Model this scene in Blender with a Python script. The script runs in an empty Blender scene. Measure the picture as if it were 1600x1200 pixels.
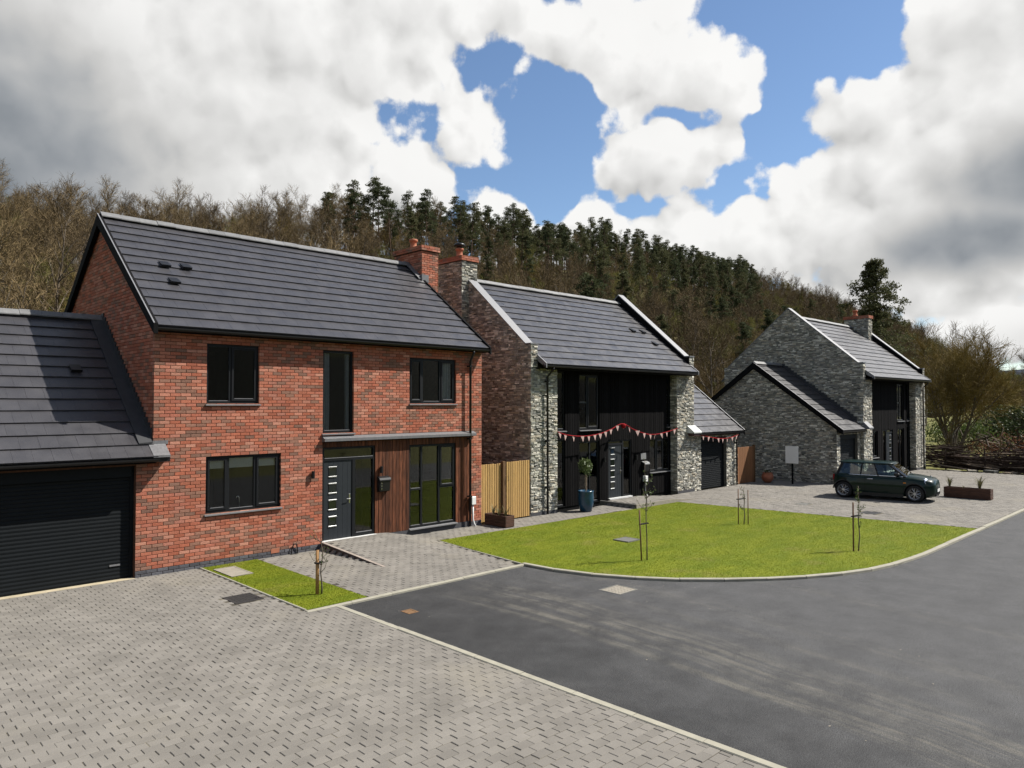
import bpy, math, random
import numpy as np
from mathutils import Vector, Matrix

# ---------------------------------------------------------------- camera, world, sun, exposure
SC = bpy.context.scene
COL = SC.collection
TH = math.radians(45.5)
CAM = (-5.57, -16.6, 3.68)
PITCH = math.atan(30 / 1150)
cd = bpy.data.cameras.new("camera")
cd.sensor_width = 36.0
cd.lens = 1150 / 1600 * 36
cd.clip_end = 9000
cam = bpy.data.objects.new("camera", cd)
cam.location = CAM
cam.rotation_euler = (math.pi / 2 + PITCH, 0, -(math.pi / 2 - TH))
COL.objects.link(cam)
SC.camera = cam

SUN_A = math.radians(59)      # from the facade's normal towards +u
SUN_EL = math.radians(48.5)
S = Vector((math.cos(SUN_EL) * math.sin(SUN_A), -math.cos(SUN_EL) * math.cos(SUN_A), math.sin(SUN_EL)))
sl = bpy.data.lights.new("sun", 'SUN')
sl.energy = 5.0
sl.angle = math.radians(0.5)
sl.color = (1.0, 0.955, 0.88)
sun = bpy.data.objects.new("sun", sl)
sun.rotation_euler = S.to_track_quat('Z', 'Y').to_euler()
sun.location = (20, -30, 60)
COL.objects.link(sun)

SC.view_settings.view_transform = 'Standard'
SC.view_settings.look = 'None'
SC.view_settings.exposure = 1.0
SC.view_settings.gamma = 1.0
SC.view_settings.use_curve_mapping = False
SC.cycles.use_denoising = True
SC.cycles.adaptive_threshold = 0.02
SC.cycles.max_bounces = 5
SC.cycles.transparent_max_bounces = 10
SC.cycles.sample_clamp_indirect = 6.0
SC.cycles.caustics_reflective = False
SC.cycles.caustics_refractive = False

W = bpy.data.worlds.new("World")
SC.world = W
W.use_nodes = True
W.cycles.sampling_method = 'MANUAL'
W.cycles.sample_map_resolution = 256


class NT:
    """tiny helper around a node tree"""
    def __init__(self, tree):
        self.t = tree
        self.n = tree.nodes
        self.l = tree.links

    def node(self, typ, **kw):
        nd = self.n.new(typ)
        for k, v in kw.items():
            setattr(nd, k, v)
        return nd

    def put(self, sock, val):
        if isinstance(val, bpy.types.NodeSocket):
            self.l.new(val, sock)
        elif isinstance(val, (tuple, list)) and len(val) == 3 and sock.type == 'RGBA':
            sock.default_value = (*val, 1)
        else:
            sock.default_value = val

    def math(self, op, a, b=None, c=None, clamp=False):
        nd = self.node('ShaderNodeMath', operation=op, use_clamp=clamp)
        for i, v in enumerate((a, b, c)):
            if v is not None:
                self.put(nd.inputs[i], v)
        return nd.outputs[0]

    def vmath(self, op, a, b=None):
        nd = self.node('ShaderNodeVectorMath', operation=op)
        self.put(nd.inputs[0], a)
        if b is not None:
            self.put(nd.inputs[1], b)
        return nd.outputs['Value'] if op in ('DISTANCE', 'LENGTH', 'DOT_PRODUCT') else nd.outputs[0]

    def noise(self, vec, scale, detail=4, rough=.55, dist=0.0):
        nd = self.node('ShaderNodeTexNoise')
        self.put(nd.inputs['Vector'], vec)
        self.put(nd.inputs['Scale'], scale)
        nd.inputs['Detail'].default_value = detail
        nd.inputs['Roughness'].default_value = rough
        nd.inputs['Distortion'].default_value = dist
        return nd.outputs[0]

    def mix(self, fac, a, b, blend='MIX'):
        nd = self.node('ShaderNodeMix', data_type='RGBA', blend_type=blend)
        self.put(nd.inputs[0], fac)
        self.put(nd.inputs[6], a)
        self.put(nd.inputs[7], b)
        return nd.outputs[2]

    def smooth(self, v, lo, hi):
        nd = self.node('ShaderNodeMapRange', interpolation_type='SMOOTHSTEP')
        self.put(nd.inputs[0], v)
        self.put(nd.inputs[1], lo)
        self.put(nd.inputs[2], hi)
        return nd.outputs[0]

    def lin(self, v, lo, hi, a, b):
        nd = self.node('ShaderNodeMapRange')
        for i, x in enumerate((v, lo, hi, a, b)):
            self.put(nd.inputs[i], x)
        return nd.outputs[0]

    def comb(self, x, y, z):
        nd = self.node('ShaderNodeCombineXYZ')
        for i, v in enumerate((x, y, z)):
            self.put(nd.inputs[i], v)
        return nd.outputs[0]

    def sep(self, v):
        nd = self.node('ShaderNodeSeparateXYZ')
        self.put(nd.inputs[0], v)
        return nd.outputs

    def ramp(self, fac, stops, interp='LINEAR'):
        nd = self.node('ShaderNodeValToRGB')
        cr = nd.color_ramp
        cr.interpolation = interp
        while len(cr.elements) < len(stops):
            cr.elements.new(.5)
        for e, (p, c) in zip(cr.elements, stops):
            e.position = p
            e.color = (*c, 1)
        self.put(nd.inputs[0], fac)
        return nd.outputs[0]


def build_sky():
    n = NT(W.node_tree)
    n.n.clear()
    out = n.node('ShaderNodeOutputWorld')
    sky = n.node('ShaderNodeTexSky', sky_type='NISHITA')
    sky.sun_disc = False
    sky.sun_elevation = SUN_EL
    # sun_rotation turns clockwise from +Y (seen from above)
    sky.sun_rotation = math.atan2(S.x, S.y)
    sky.altitude = 100
    sky.air_density = 1.0
    sky.dust_density = 0.2
    sky.ozone_density = 3.5
    bg_sky = n.node('ShaderNodeBackground')
    n.put(bg_sky.inputs[0], sky.outputs[0])
    bg_sky.inputs[1].default_value = 0.068
    d = n.node('ShaderNodeTexCoord').outputs['Generated']
    x, y, z = n.sep(d)
    # azimuth from the view axis (degrees, + to the right), elevation in degrees
    R = (math.sin(TH), -math.cos(TH))
    F = (math.cos(TH), math.sin(TH))
    rx = n.math('ADD', n.math('MULTIPLY', x, R[0]), n.math('MULTIPLY', y, R[1]))
    fx = n.math('ADD', n.math('MULTIPLY', x, F[0]), n.math('MULTIPLY', y, F[1]))
    az = n.math('MULTIPLY', n.math('ARCTAN2', rx, fx), 57.2958)
    el = n.math('MULTIPLY', n.math('ARCSINE', z), 57.2958)
    P0 = n.comb(az, el, 0.0)

    # cumulus masses: (azimuth, elevation, radius az, radius el, strength)
    blobs = [(-32, 20, 24, 17, 1.4), (-19, 20, 13, 9, 1.25), (-17, 26, 13, 9, 1.1), (-11, 28, 12, 8, 1.0), (-9, 20, 6, 4, .5),
             (-3.5, 20.6, 4.2, 3.0, 1.0), (-7.5, 16.8, 5.6, 4.2, 1.05), (-15, 15.5, 7, 4, .9),
             (2, 27, 9, 4.6, 1.0), (8, 25.5, 8, 4.4, 1.0), (15, 23.5, 7.5, 4.6, 1.0), (10, 22, 5, 2.6, .6),
             (12, 18.4, 7.6, 3.3, 1.25), (6, 12.2, 12, 4.6, 1.2), (18, 11.5, 7, 4, 1.1), (14, 11.5, 7, 4, 1.0), (0, 13, 5, 2.2, .7),
             (20, 15.5, 4.5, 2.8, .9), (27, 16, 8, 4.2, 1.15), (28, 20, 7, 4.2, 1.1), (34, 23.5, 8, 6, 1.2),
             (37, 15, 17, 11, 1.6), (27, 11.5, 10, 6.5, 1.5), (31, 19, 8, 5, 1.2), (34, 9, 10, 3, 1.0), (38, 4.4, 13, 2.6, 1.0), (22, 6.5, 7, 3, .8)]
    holes = [(-8.5, 21.6, 5.2, 2.6, .50), (-1.0, 24.4, 4.4, 2.8, .72), (3.4, 20.6, 4.8, 5.0, .95), (2.6, 16.6, 4.4, 3.4, .85), (13, 21.3, 6.2, 2.0, .42),
             (16.6, 15.4, 4.2, 2.8, .80), (10, 15.7, 4.6, 1.5, .5), (23.5, 24, 6.4, 4.2, 1.2), (19.5, 20.4, 4.0, 4.2, .9), (6.5, 22.0, 3.8, 1.8, .45)]
    wv = n.node('ShaderNodeTexNoise')
    n.put(wv.inputs['Vector'], P0)
    wv.inputs['Scale'].default_value = 0.16
    wv.inputs['Detail'].default_value = 3
    warp = n.vmath('SCALE', n.vmath('SUBTRACT', wv.outputs['Color'], (.5, .5, .5)))
    warp.node.inputs['Scale'].default_value = 6.0
    win = n.math('MULTIPLY', n.smooth(n.math('ABSOLUTE', az), 54, 40), n.smooth(el, 44, 33))
    # away from the photographed part of the sky: cumulus set sparser to lower the fill light
    gen = n.lin(n.noise(n.vmath('MULTIPLY', P0, (.035, .06, 1)), 1.0, 2, .5), .47, .66, -.25, .7)
    gen = n.math('MULTIPLY', gen, n.math('SUBTRACT', 1, win))

    def masses(P, full):
        Pw = n.vmath('ADD', P, warp)
        acc = None
        for (a, e, ra, re, st) in blobs:
            q = n.vmath('MULTIPLY', n.vmath('SUBTRACT', Pw, (a, e, 0)), (1 / ra, 1 / re, 0))
            v = n.math('MULTIPLY_ADD', n.vmath('LENGTH', q), -st, st)
            acc = v if acc is None else (n.math('SMOOTH_MAX', acc, v, .12) if full else n.math('MAXIMUM', acc, v))
        if full:
            for (a, e, ra, re, st) in holes:
                q = n.vmath('MULTIPLY', n.vmath('SUBTRACT', Pw, (a, e, 0)), (1 / ra, 1 / re, 0))
                acc = n.math('SUBTRACT', acc, n.math('MULTIPLY', n.smooth(n.vmath('LENGTH', q), 1.0, .0), st))
        return n.math('MULTIPLY_ADD', acc, win, gen)

    def lobes(P, scale, rnd=1.0):
        nd = n.node('ShaderNodeTexVoronoi', feature='SMOOTH_F1', voronoi_dimensions='2D')
        n.put(nd.inputs['Vector'], P)
        nd.inputs['Scale'].default_value = scale
        nd.inputs['Smoothness'].default_value = .35
        return n.math('SUBTRACT', .52, nd.outputs['Distance'])

    wn = n.node('ShaderNodeTexNoise')
    n.put(wn.inputs['Vector'], P0)
    wn.inputs['Scale'].default_value = .35
    wn.inputs['Detail'].default_value = 5
    wv3 = n.vmath('SCALE', n.vmath('SUBTRACT', wn.outputs['Color'], (.5, .5, .5)))
    wv3.node.inputs['Scale'].default_value = 2.6

    def billow(P, fine):
        Q = n.vmath('ADD', P, wv3)
        r = n.math('MULTIPLY_ADD', lobes(Q, .22), .85, n.math('MULTIPLY', n.math('SUBTRACT', n.noise(P, .13, 2, .5), .5), .9))
        r = n.math('MULTIPLY_ADD', lobes(Q, .62), .34, r)
        if fine:
            r = n.math('MULTIPLY_ADD', n.math('SUBTRACT', n.noise(P, .8, 7, .62), .5), .55, r)
        return r

    base = masses(P0, True)
    d0 = n.math('ADD', base, billow(P0, True))
    off = (1.0, 1.5, 0)
    s0 = n.math('ADD', masses(P0, False), billow(P0, False))
    P1 = n.vmath('ADD', P0, off)
    s1 = n.math('ADD', masses(P1, False), billow(P1, False))
    mask = n.smooth(d0, .08, .34)
    lit = n.math('SUBTRACT', s0, s1)
    thick = n.smooth(d0, .25, 1.2)
    # darker undersides where a mass is deep
    dark = None
    for (a, e, ra, re, st) in [(-42, 14, 30, 20, 1.1), (-24, 10, 13, 6, .35), (-26, 30, 9, 6, .25), (37, 14.5, 12, 5.4, .95), (32, 10.5, 12, 4.2, .95),
                               (21, 8, 6, 3, .35), (37, 4, 9, 2.2, .35), (-12, 23, 8, 4, .22), (-5, 15, 4, 2.4, .2)]:
        q = n.vmath('MULTIPLY', n.vmath('SUBTRACT', P0, (a, e, 0)), (1 / ra, 1 / re, 0))
        v = n.math('MULTIPLY', n.smooth(n.vmath('LENGTH', q), 1.0, .10), st)
        dark = v if dark is None else n.math('SMOOTH_MAX', dark, v, .35)
    dn = n.noise(P0, .15, 4, .5)
    dark = n.math('MULTIPLY', dark, n.lin(dn, .3, .7, .8, 1.12))
    b = n.math('MULTIPLY_ADD', n.math('MULTIPLY', lit, n.math('MULTIPLY_ADD', thick, -.55, 1.0)), .50, .92)
    b = n.math('SUBTRACT', b, n.math('MULTIPLY', thick, .13))
    b = n.math('MULTIPLY', b, n.lin(dn, .3, .7, .92, 1.06))
    b = n.math('MAXIMUM', n.math('MINIMUM', b, .93), .42)
    b = n.math('MULTIPLY', b, n.math('MULTIPLY_ADD', dark, -.70, 1.0))
    ccol = n.mix(n.smooth(b, .10, .55), (.84, .95, 1.08), (1.0, .995, .98))
    vv = n.vmath('SCALE', ccol)
    n.put(vv.node.inputs['Scale'], b)
    bg_c = n.node('ShaderNodeBackground')
    n.put(bg_c.inputs[0], vv)
    bg_c.inputs[1].default_value = 0.575
    mx = n.node('ShaderNodeMixShader')
    n.put(mx.inputs[0], mask)
    n.l.new(bg_sky.outputs[0], mx.inputs[1])
    n.l.new(bg_c.outputs[0], mx.inputs[2])
    n.l.new(mx.outputs[0], out.inputs[0])


build_sky()

# ---------------------------------------------------------------- materials
def new_mat(name):
    m = bpy.data.materials.new(name)
    m.use_nodes = True
    n = NT(m.node_tree)
    b = m.node_tree.nodes['Principled BSDF']
    return m, n, b


def tint_sockets(n):
    """per-piece random numbers: a face attribute on joined pieces, the object colour on single ones"""
    a = n.node('ShaderNodeAttribute', attribute_name='tint')
    o = n.node('ShaderNodeObjectInfo')
    s = n.vmath('ADD', a.outputs['Color'], o.outputs['Color'])
    return n.sep(s)


ALB = .77     # how far the listed paint values are taken down to real albedo


def M(name, col, rough=.6, spec=.5, metal=0., amp=.15, scale=6., detail=4, bump=0., bscale=60., palette=None,
      vary=0., col2=None, stretch=None, rough_amp=0., coat=0.):
    m, n, b = new_mat(name)
    col = tuple(x * ALB for x in col)
    palette = [tuple(x * ALB for x in p) for p in palette] if palette else None
    col2 = tuple(x * ALB for x in col2) if col2 else None
    pos = n.node('ShaderNodeNewGeometry').outputs['Position']
    if stretch:
        pos = n.vmath('MULTIPLY', pos, stretch)
    nz = n.noise(pos, scale, detail)
    c = col
    if palette or vary:
        r, g, _ = tint_sockets(n)
    if palette:
        k = len(palette)
        c = n.ramp(r, [((i + .0) / k, p) for i, p in enumerate(palette)], 'CONSTANT')
    if col2 is not None:
        c = n.mix(n.smooth(nz, .38, .62), c, col2)
    fac = n.lin(nz, .25, .75, 1 - amp, 1 + amp)
    if vary:
        fac = n.math('MULTIPLY', fac, n.lin(g, 0., 1., 1 - vary, 1 + vary))
    sc = n.vmath('SCALE', c if isinstance(c, bpy.types.NodeSocket) else n.comb(*c))
    n.put(sc.node.inputs['Scale'], fac)
    n.put(b.inputs['Base Color'], sc)
    b.inputs['Roughness'].default_value = rough
    if rough_amp:
        n.put(b.inputs['Roughness'], n.lin(nz, .3, .7, rough - rough_amp, rough + rough_amp))
    b.inputs['Specular IOR Level'].default_value = spec
    b.inputs['Metallic'].default_value = metal
    if coat:
        b.inputs['Coat Weight'].default_value = coat
        b.inputs['Coat Roughness'].default_value = .05
    if bump:
        bz = n.noise(pos, bscale, 4, .6)
        bn = n.node('ShaderNodeBump')
        bn.inputs['Strength'].default_value = bump
        bn.inputs['Distance'].default_value = .01
        n.put(bn.inputs['Height'], bz)
        n.put(b.inputs['Normal'], bn.outputs[0])
    return m


MT = {}
MT['brick'] = M('brick_clay', (.4, .14, .08), .9, .15, amp=.2, scale=30, bump=.6, bscale=120, vary=.16, palette=[
    (.39, .138, .084), (.42, .165, .106), (.36, .118, .070), (.43, .185, .124), (.37, .120, .070), (.41, .150, .092), (.44, .205, .140),
    (.25, .132, .092), (.27, .138, .096), (.37, .132, .086), (.22, .120, .086), (.40, .170, .118), (.34, .112, .068), (.38, .140, .088)])
MT['mortar'] = M('mortar_recess_shade', (.11, .058, .040), .95, .1, amp=.25, scale=14)  # shade of the recessed joints is put into this dark colour
MT['plinth_brick'] = M('brick_blue_grey', (.085, .085, .095), .8, .3, amp=.3, scale=30, bump=.4, vary=.35)
MT['stone'] = M('split_stone', (.3, .3, .27), .85, .3, amp=.35, scale=22, bump=.8, bscale=70, vary=.30, palette=[
    (.36, .345, .285), (.54, .52, .435), (.28, .275, .235), (.23, .225, .20), (.66, .63, .55), (.43, .385, .30),
    (.32, .315, .275), (.26, .255, .225), (.56, .54, .47), (.20, .20, .18), (.37, .33, .26), (.31, .295, .255)])
MT['stone_joint'] = M('stone_joint', (.12, .114, .10), .95, .1, amp=.3, scale=12)
MT['tile'] = M('roof_tile_slate_grey', (.046, .0445, .049), .38, .5, amp=.13, scale=3, bump=.2, bscale=160, vary=.07, rough_amp=.06)
MT['ridge'] = M('ridge_tile_grey', (.15, .15, .15), .6, .4, amp=.2, scale=6, vary=.15)
MT['coping'] = M('coping_pale_metal', (.18, .18, .188), .5, .5, amp=.08, scale=2)
MT['lead'] = M('lead_sheet', (.15, .15, .155), .5, .5, metal=.2, amp=.2, scale=6, stretch=(3, 3, 1))
MT['black'] = M('black_plastic', (.009, .009, .010), .4, .3, amp=.2, scale=10)
MT['black_matt'] = M('black_trim_matt', (.006, .006, .0065), .85, .08, amp=.2, scale=10)
MT['frame'] = M('window_frame_anthracite', (.0075, .0085, .010), .5, .2, amp=.1, scale=8)
MT['sill'] = M('sill_grey', (.17, .17, .175), .45, .5, amp=.1)
MT['door'] = M('door_anthracite', (.017, .021, .025), .5, .3, amp=.08, scale=8)
MT['chrome'] = M('polished_steel', (.75, .75, .76), .18, .5, metal=1., amp=.02)
MT['white'] = M('white_plastic', (.75, .75, .73), .4, .5, amp=.04)
MT['roller'] = M('roller_door_anthracite', (.0075, .0095, .011), .65, .12, amp=.12, scale=3)
MT['wood'] = M('timber_board_brown', (.100, .035, .016), .7, .2, amp=.85, scale=3.5, detail=6, stretch=(12, 12, .9), vary=.45, bump=.4, bscale=20)
MT['blackwood'] = M('charred_board', (.0062, .0058, .0062), .9, .05, amp=.4, scale=4, detail=6, stretch=(9, 9, .8), vary=.35, bump=.6, bscale=14)
MT['fence'] = M('fence_softwood', (.44, .27, .095), .75, .3, amp=.2, scale=4, detail=6, stretch=(9, 9, .8), vary=.16, bump=.3, bscale=20)
MT['fence_dark'] = M('fence_post_brown', (.13, .07, .03), .8, .3, amp=.3, scale=5, stretch=(8, 8, 1))
MT['gate'] = M('gate_brown', (.22, .10, .042), .75, .3, amp=.25, scale=4, stretch=(9, 9, .8), vary=.15)
MT['plank'] = M('planter_timber', (.075, .034, .020), .75, .3, amp=.35, scale=5, stretch=(1, 1, 6), vary=.2)
MT['terracotta'] = M('terracotta', (.36, .13, .07), .8, .3, amp=.2, scale=8)
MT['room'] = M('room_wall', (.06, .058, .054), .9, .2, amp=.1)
MT['curtain'] = M('curtain_grey', (.42, .45, .46), .9, .1, amp=.1, scale=10)
MT['blind'] = M('blind_pale', (.62, .63, .62), .9, .1, amp=.05)
MT['curtain_pattern'] = M('curtain_patterned', (.5, .56, .55), .9, .1, amp=.1, scale=9, col2=(.16, .24, .24))
MT['concrete'] = M('kerb_concrete', (.31, .292, .235), .9, .2, amp=.14, scale=5, detail=6)
MT['paver'] = M('block_paver', (.190, .176, .156), .9, .15, amp=.18, scale=1.3, detail=9, vary=.10, bump=.35, bscale=110)
def weather(mat, patches):
    """blown sand and damp patches with shapes of their own over a finished material"""
    n = NT(mat.node_tree)
    b = mat.node_tree.nodes['Principled BSDF']
    src = b.inputs['Base Color'].links[0].from_socket
    pos = n.node('ShaderNodeNewGeometry').outputs['Position']
    for (scale, lo, hi, amt, col, st) in patches:
        nz = n.noise(n.vmath('MULTIPLY', pos, st), scale, 6, .6)
        src = n.mix(n.math('MULTIPLY', n.smooth(nz, lo, hi), amt), src, col)
    n.put(b.inputs['Base Color'], src)


weather(MT['paver'], [(.42, .52, .72, .55, (.185, .168, .135), (1, 1, 1)), (.9, .62, .80, .25, (.095, .089, .080), (1, .6, 1)), (7., .66, .80, .5, (.20, .19, .165), (1, 1, 1))])
MT['paver_bed'] = M('jointing_sand_dark', (.070, .062, .050), .95, .1, amp=.35, scale=2, col2=(.15, .135, .105))
MT['cover_iron'] = M('iron_cover', (.03, .029, .028), .6, .4, amp=.3, scale=14, bump=.6, bscale=40)
MT['cover_light'] = M('concrete_cover', (.27, .245, .20), .9, .2, amp=.14, scale=8)
MT['cover_grey'] = M('grey_cover', (.13, .127, .115), .8, .3, amp=.25, scale=14)
MT['cover_brown'] = M('rust_cover', (.17, .095, .045), .8, .3, amp=.25, scale=20)
MT['soil'] = M('soil', (.05, .035, .022), .95, .1, amp=.4, scale=20)
MT['bark'] = M('bark_grey_brown', (.13, .105, .08), .9, .2, amp=.4, scale=3, stretch=(2, 2, .5), vary=.0)
MT['bark_pine'] = M('bark_pine', (.12, .075, .05), .9, .2, amp=.4, scale=2)
MT['deadwood'] = M('dead_wood_pale', (.26, .20, .145), .9, .2, amp=.35, scale=3)
MT['deadwood_dark'] = M('dead_wood_dark', (.055, .036, .026), .9, .2, amp=.5, scale=2)
MT['stake'] = M('stake_softwood', (.36, .20, .08), .8, .3, amp=.25, scale=6, stretch=(6, 6, 1))
MT['stake_dark'] = M('stake_brown', (.17, .09, .055), .8, .3, amp=.25, scale=6, stretch=(6, 6, 1))
MT['pot'] = M('glazed_pot_blue', (.012, .055, .105), .22, .6, amp=.3, scale=3)
MT['flag_pink'] = M('bunting_cloth_pink', (.50, .35, .32), .9, .1, amp=.25, scale=60)
MT['flag_red'] = M('bunting_cloth_red', (.28, .012, .016), .9, .1, amp=.1, scale=30)
MT['paint_green'] = M('car_paint_dark_green', (.0012, .0130, .0090), .40, .1, amp=.05, coat=.35)
MT['tyre'] = M('tyre_rubber', (.014, .014, .014), .8, .3, amp=.2)
MT['alloy'] = M('alloy_wheel', (.50, .50, .51), .3, .5, metal=.8, amp=.05)
MT['lamp_clear'] = M('lamp_glass', (.62, .65, .68), .08, .6, metal=.5, amp=.1)
MT['lamp_orange'] = M('lamp_orange', (.7, .22, .02), .2, .6)
MT['seat'] = M('car_seat', (.14, .14, .13), .8, .3)
MT['rope'] = M('rope_black', (.01, .01, .01), .8, .3)
MT['yellow'] = M('blossom_yellow', (.46, .36, .03), .8, .2, amp=.3, scale=2)
MT['steel_grey'] = M('plaque_grey', (.20, .20, .20), .5, .5, amp=.1)


def glass_mat(name, tint, refl=.9, gain=1.0):
    m = bpy.data.materials.new(name)
    m.use_nodes = True
    n = NT(m.node_tree)
    n.n.clear()
    out = n.node('ShaderNodeOutputMaterial')
    tr = n.node('ShaderNodeBsdfTransparent')
    tr.inputs[0].default_value = (*tint, 1)
    gl = n.node('ShaderNodeBsdfGlossy')
    gl.inputs['Color'].default_value = (refl, refl, refl, 1)
    gl.inputs['Roughness'].default_value = .01
    fr = n.node('ShaderNodeFresnel')
    fr.inputs[0].default_value = 1.45
    mx = n.node('ShaderNodeMixShader')
    n.l.new(n.math('MULTIPLY', fr.outputs[0], gain, clamp=True), mx.inputs[0])
    n.l.new(tr.outputs[0], mx.inputs[1])
    n.l.new(gl.outputs[0], mx.inputs[2])
    n.l.new(mx.outputs[0], out.inputs[0])
    return m


MT['glass'] = glass_mat('window_glass', (.90, .92, .91))
MT['car_glass'] = glass_mat('car_glass', (.62, .70, .66), gain=2.2)


def leaf_mat(name, col, col2, amp=.35, rough=.6, trans=.25, scale=.5):
    """foliage: colour varies in clumps in space and from tree to tree"""
    m, n, b = new_mat(name)
    col, col2 = tuple(x * .93 for x in col), tuple(x * .93 for x in col2)
    pos = n.node('ShaderNodeNewGeometry').outputs['Position']
    nz = n.noise(pos, scale, 4)
    oi = n.node('ShaderNodeObjectInfo').outputs['Random']
    c = n.mix(n.smooth(n.math('ADD', n.math('MULTIPLY', nz, .45), n.math('MULTIPLY', oi, .55)), .2, .8), col, col2)
    sc = n.vmath('SCALE', c)
    n.put(sc.node.inputs['Scale'], n.lin(n.noise(pos, scale * 9, 2), .25, .75, 1 - amp, 1 + amp))
    n.put(b.inputs['Base Color'], sc)
    b.inputs['Roughness'].default_value = rough
    b.inputs['Specular IOR Level'].default_value = .10
    if trans:
        tl = n.node('ShaderNodeBsdfTranslucent')
        n.put(tl.inputs[0], sc)
        mx = n.node('ShaderNodeMixShader')
        mx.inputs[0].default_value = trans
        n.l.new(b.outputs[0], mx.inputs[1])
        n.l.new(tl.outputs[0], mx.inputs[2])
        n.l.new(mx.outputs[0], m.node_tree.nodes['Material Output'].inputs[0])
    return m


MT['twig'] = leaf_mat('twigs_brown', (.080, .057, .032), (.150, .108, .054), .42, .85, 0, .3)
MT['twig_gold'] = leaf_mat('twigs_gold', (.125, .088, .028), (.175, .135, .040), .35, .85, .1, .3)
MT['twig_green'] = leaf_mat('budding_twigs', (.100, .092, .030), (.155, .150, .038), .35, .8, .2, .3)
MT['needle'] = leaf_mat('pine_needles', (.046, .056, .026), (.074, .076, .034), .3, .8, .30, .4)
MT['ivy'] = leaf_mat('ivy_leaves', (.030, .045, .016), (.045, .060, .020), .4, .5, .15, .6)
MT['leaf'] = leaf_mat('shrub_leaves', (.045, .075, .018), (.085, .105, .030), .4, .55, .3, .8)
MT['leaf_dark'] = leaf_mat('bay_leaves', (.035, .060, .020), (.10, .13, .05), .4, .4, .25, 4)
MT['spike'] = leaf_mat('spiky_leaves', (.10, .10, .045), (.17, .14, .07), .3, .6, .2, 3)
MT['scrub'] = leaf_mat('scrub', (.125, .120, .034), (.125, .096, .042), .45, .85, .2, .35)
MT['grass'] = leaf_mat('grass_blades', (.098, .130, .006), (.138, .160, .009), .18, .6, .5, .9)
MT['scrub_red'] = leaf_mat('bramble_red', (.13, .055, .03), (.10, .075, .03), .45, .85, .15, .8)


def mat_ground():
    m, n, b = new_mat('meadow_and_woodland_floor')
    pos = n.node('ShaderNodeNewGeometry').outputs['Position']
    x, y, z = n.sep(pos)
    big = n.noise(pos, .02, 5)
    sm = n.noise(pos, .8, 6)
    wood = n.mix(sm, (.075, .060, .030), (.10, .092, .036))
    fld = n.mix(n.smooth(n.math('ADD', big, n.math('MULTIPLY', n.math('SUBTRACT', z, 14), .012)), .50, .58), (.012, .013, .009), (.075, .080, .010))
    hill = n.smooth(z, .6, 3.0)
    south = n.smooth(y, -45, -60)
    c = n.mix(n.math('MULTIPLY', hill, n.math('SUBTRACT', 1, south)), n.mix(sm, (.085, .085, .030), (.12, .115, .035)), wood)
    c = n.mix(south, c, fld)
    n.put(b.inputs['Base Color'], c)
    b.inputs['Roughness'].default_value = .95
    b.inputs['Specular IOR Level'].default_value = .1
    return m


def mat_asphalt():
    m, n, b = new_mat('asphalt')
    pos = n.node('ShaderNodeNewGeometry').outputs['Position']
    x, y, z = n.sep(pos)
    grain = n.noise(pos, 75, 2, .8)
    mid = n.noise(pos, 1.6, 8, .65)
    big = n.noise(pos, .22, 4)
    # dusty wheel tracks from the path entrance out across the road
    wob = n.math('MULTIPLY', n.math('SUBTRACT', n.noise(pos, .22, 2), .5), .7)
    bend = n.math('MULTIPLY', n.math('POWER', n.math('MAXIMUM', n.math('MULTIPLY_ADD', y, -1, -8.5), 0), 2), .022)
    w = n.math('ADD', n.math('ADD', x, wob), bend)
    fine = n.noise(n.comb(n.math('MULTIPLY', w, 5.5), n.math('MULTIPLY', y, .22), 0.0), 1.0, 9, .72)
    tracks = None
    for r0, wd in ((4.55, .75), (3.75, .45), (5.6, .30), (6.6, .5), (9.0, .35)):
        t = n.smooth(n.math('ABSOLUTE', n.math('SUBTRACT', w, r0)), wd, .05)
        if r0 > 5:
            t = n.math('MULTIPLY', t, .35)
        tracks = t if tracks is None else n.math('MAXIMUM', tracks, t)
    tracks = n.math('MULTIPLY', tracks, n.smooth(y, -4.9, -6.4))
    dust = n.math('MULTIPLY', n.math('MULTIPLY_ADD', tracks, .95, .04), n.smooth(fine, .40, .62))
    dust = n.math('MULTIPLY', dust, n.smooth(mid, .30, .60))
    c = n.mix(n.smooth(big, .35, .65), (.0185, .0185, .019), (.027, .027, .0275))
    # paler grey towards the further length
    far = n.smooth(n.math('ADD', n.math('ADD', x, n.math('MULTIPLY', y, -.35)), n.math('MULTIPLY', mid, 4)), 5.5, 13.0)
    c = n.mix(far, c, (.048, .048, .049))
    c = n.mix(n.math('MULTIPLY', dust, .70), c, (.096, .089, .073))
    sc = n.vmath('SCALE', c)
    n.put(sc.node.inputs['Scale'], n.math('MULTIPLY', n.lin(grain, .32, .68, .30, 1.75), n.lin(mid, .3, .7, .80, 1.2)))
    n.put(b.inputs['Base Color'], sc)
    b.inputs['Roughness'].default_value = .85
    b.inputs['Specular IOR Level'].default_value = .25
    bn = n.node('ShaderNodeBump')
    bn.inputs['Strength'].default_value = .8
    bn.inputs['Distance'].default_value = .008
    n.put(bn.inputs['Height'], grain)
    n.put(b.inputs['Normal'], bn.outputs[0])
    return m


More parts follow.
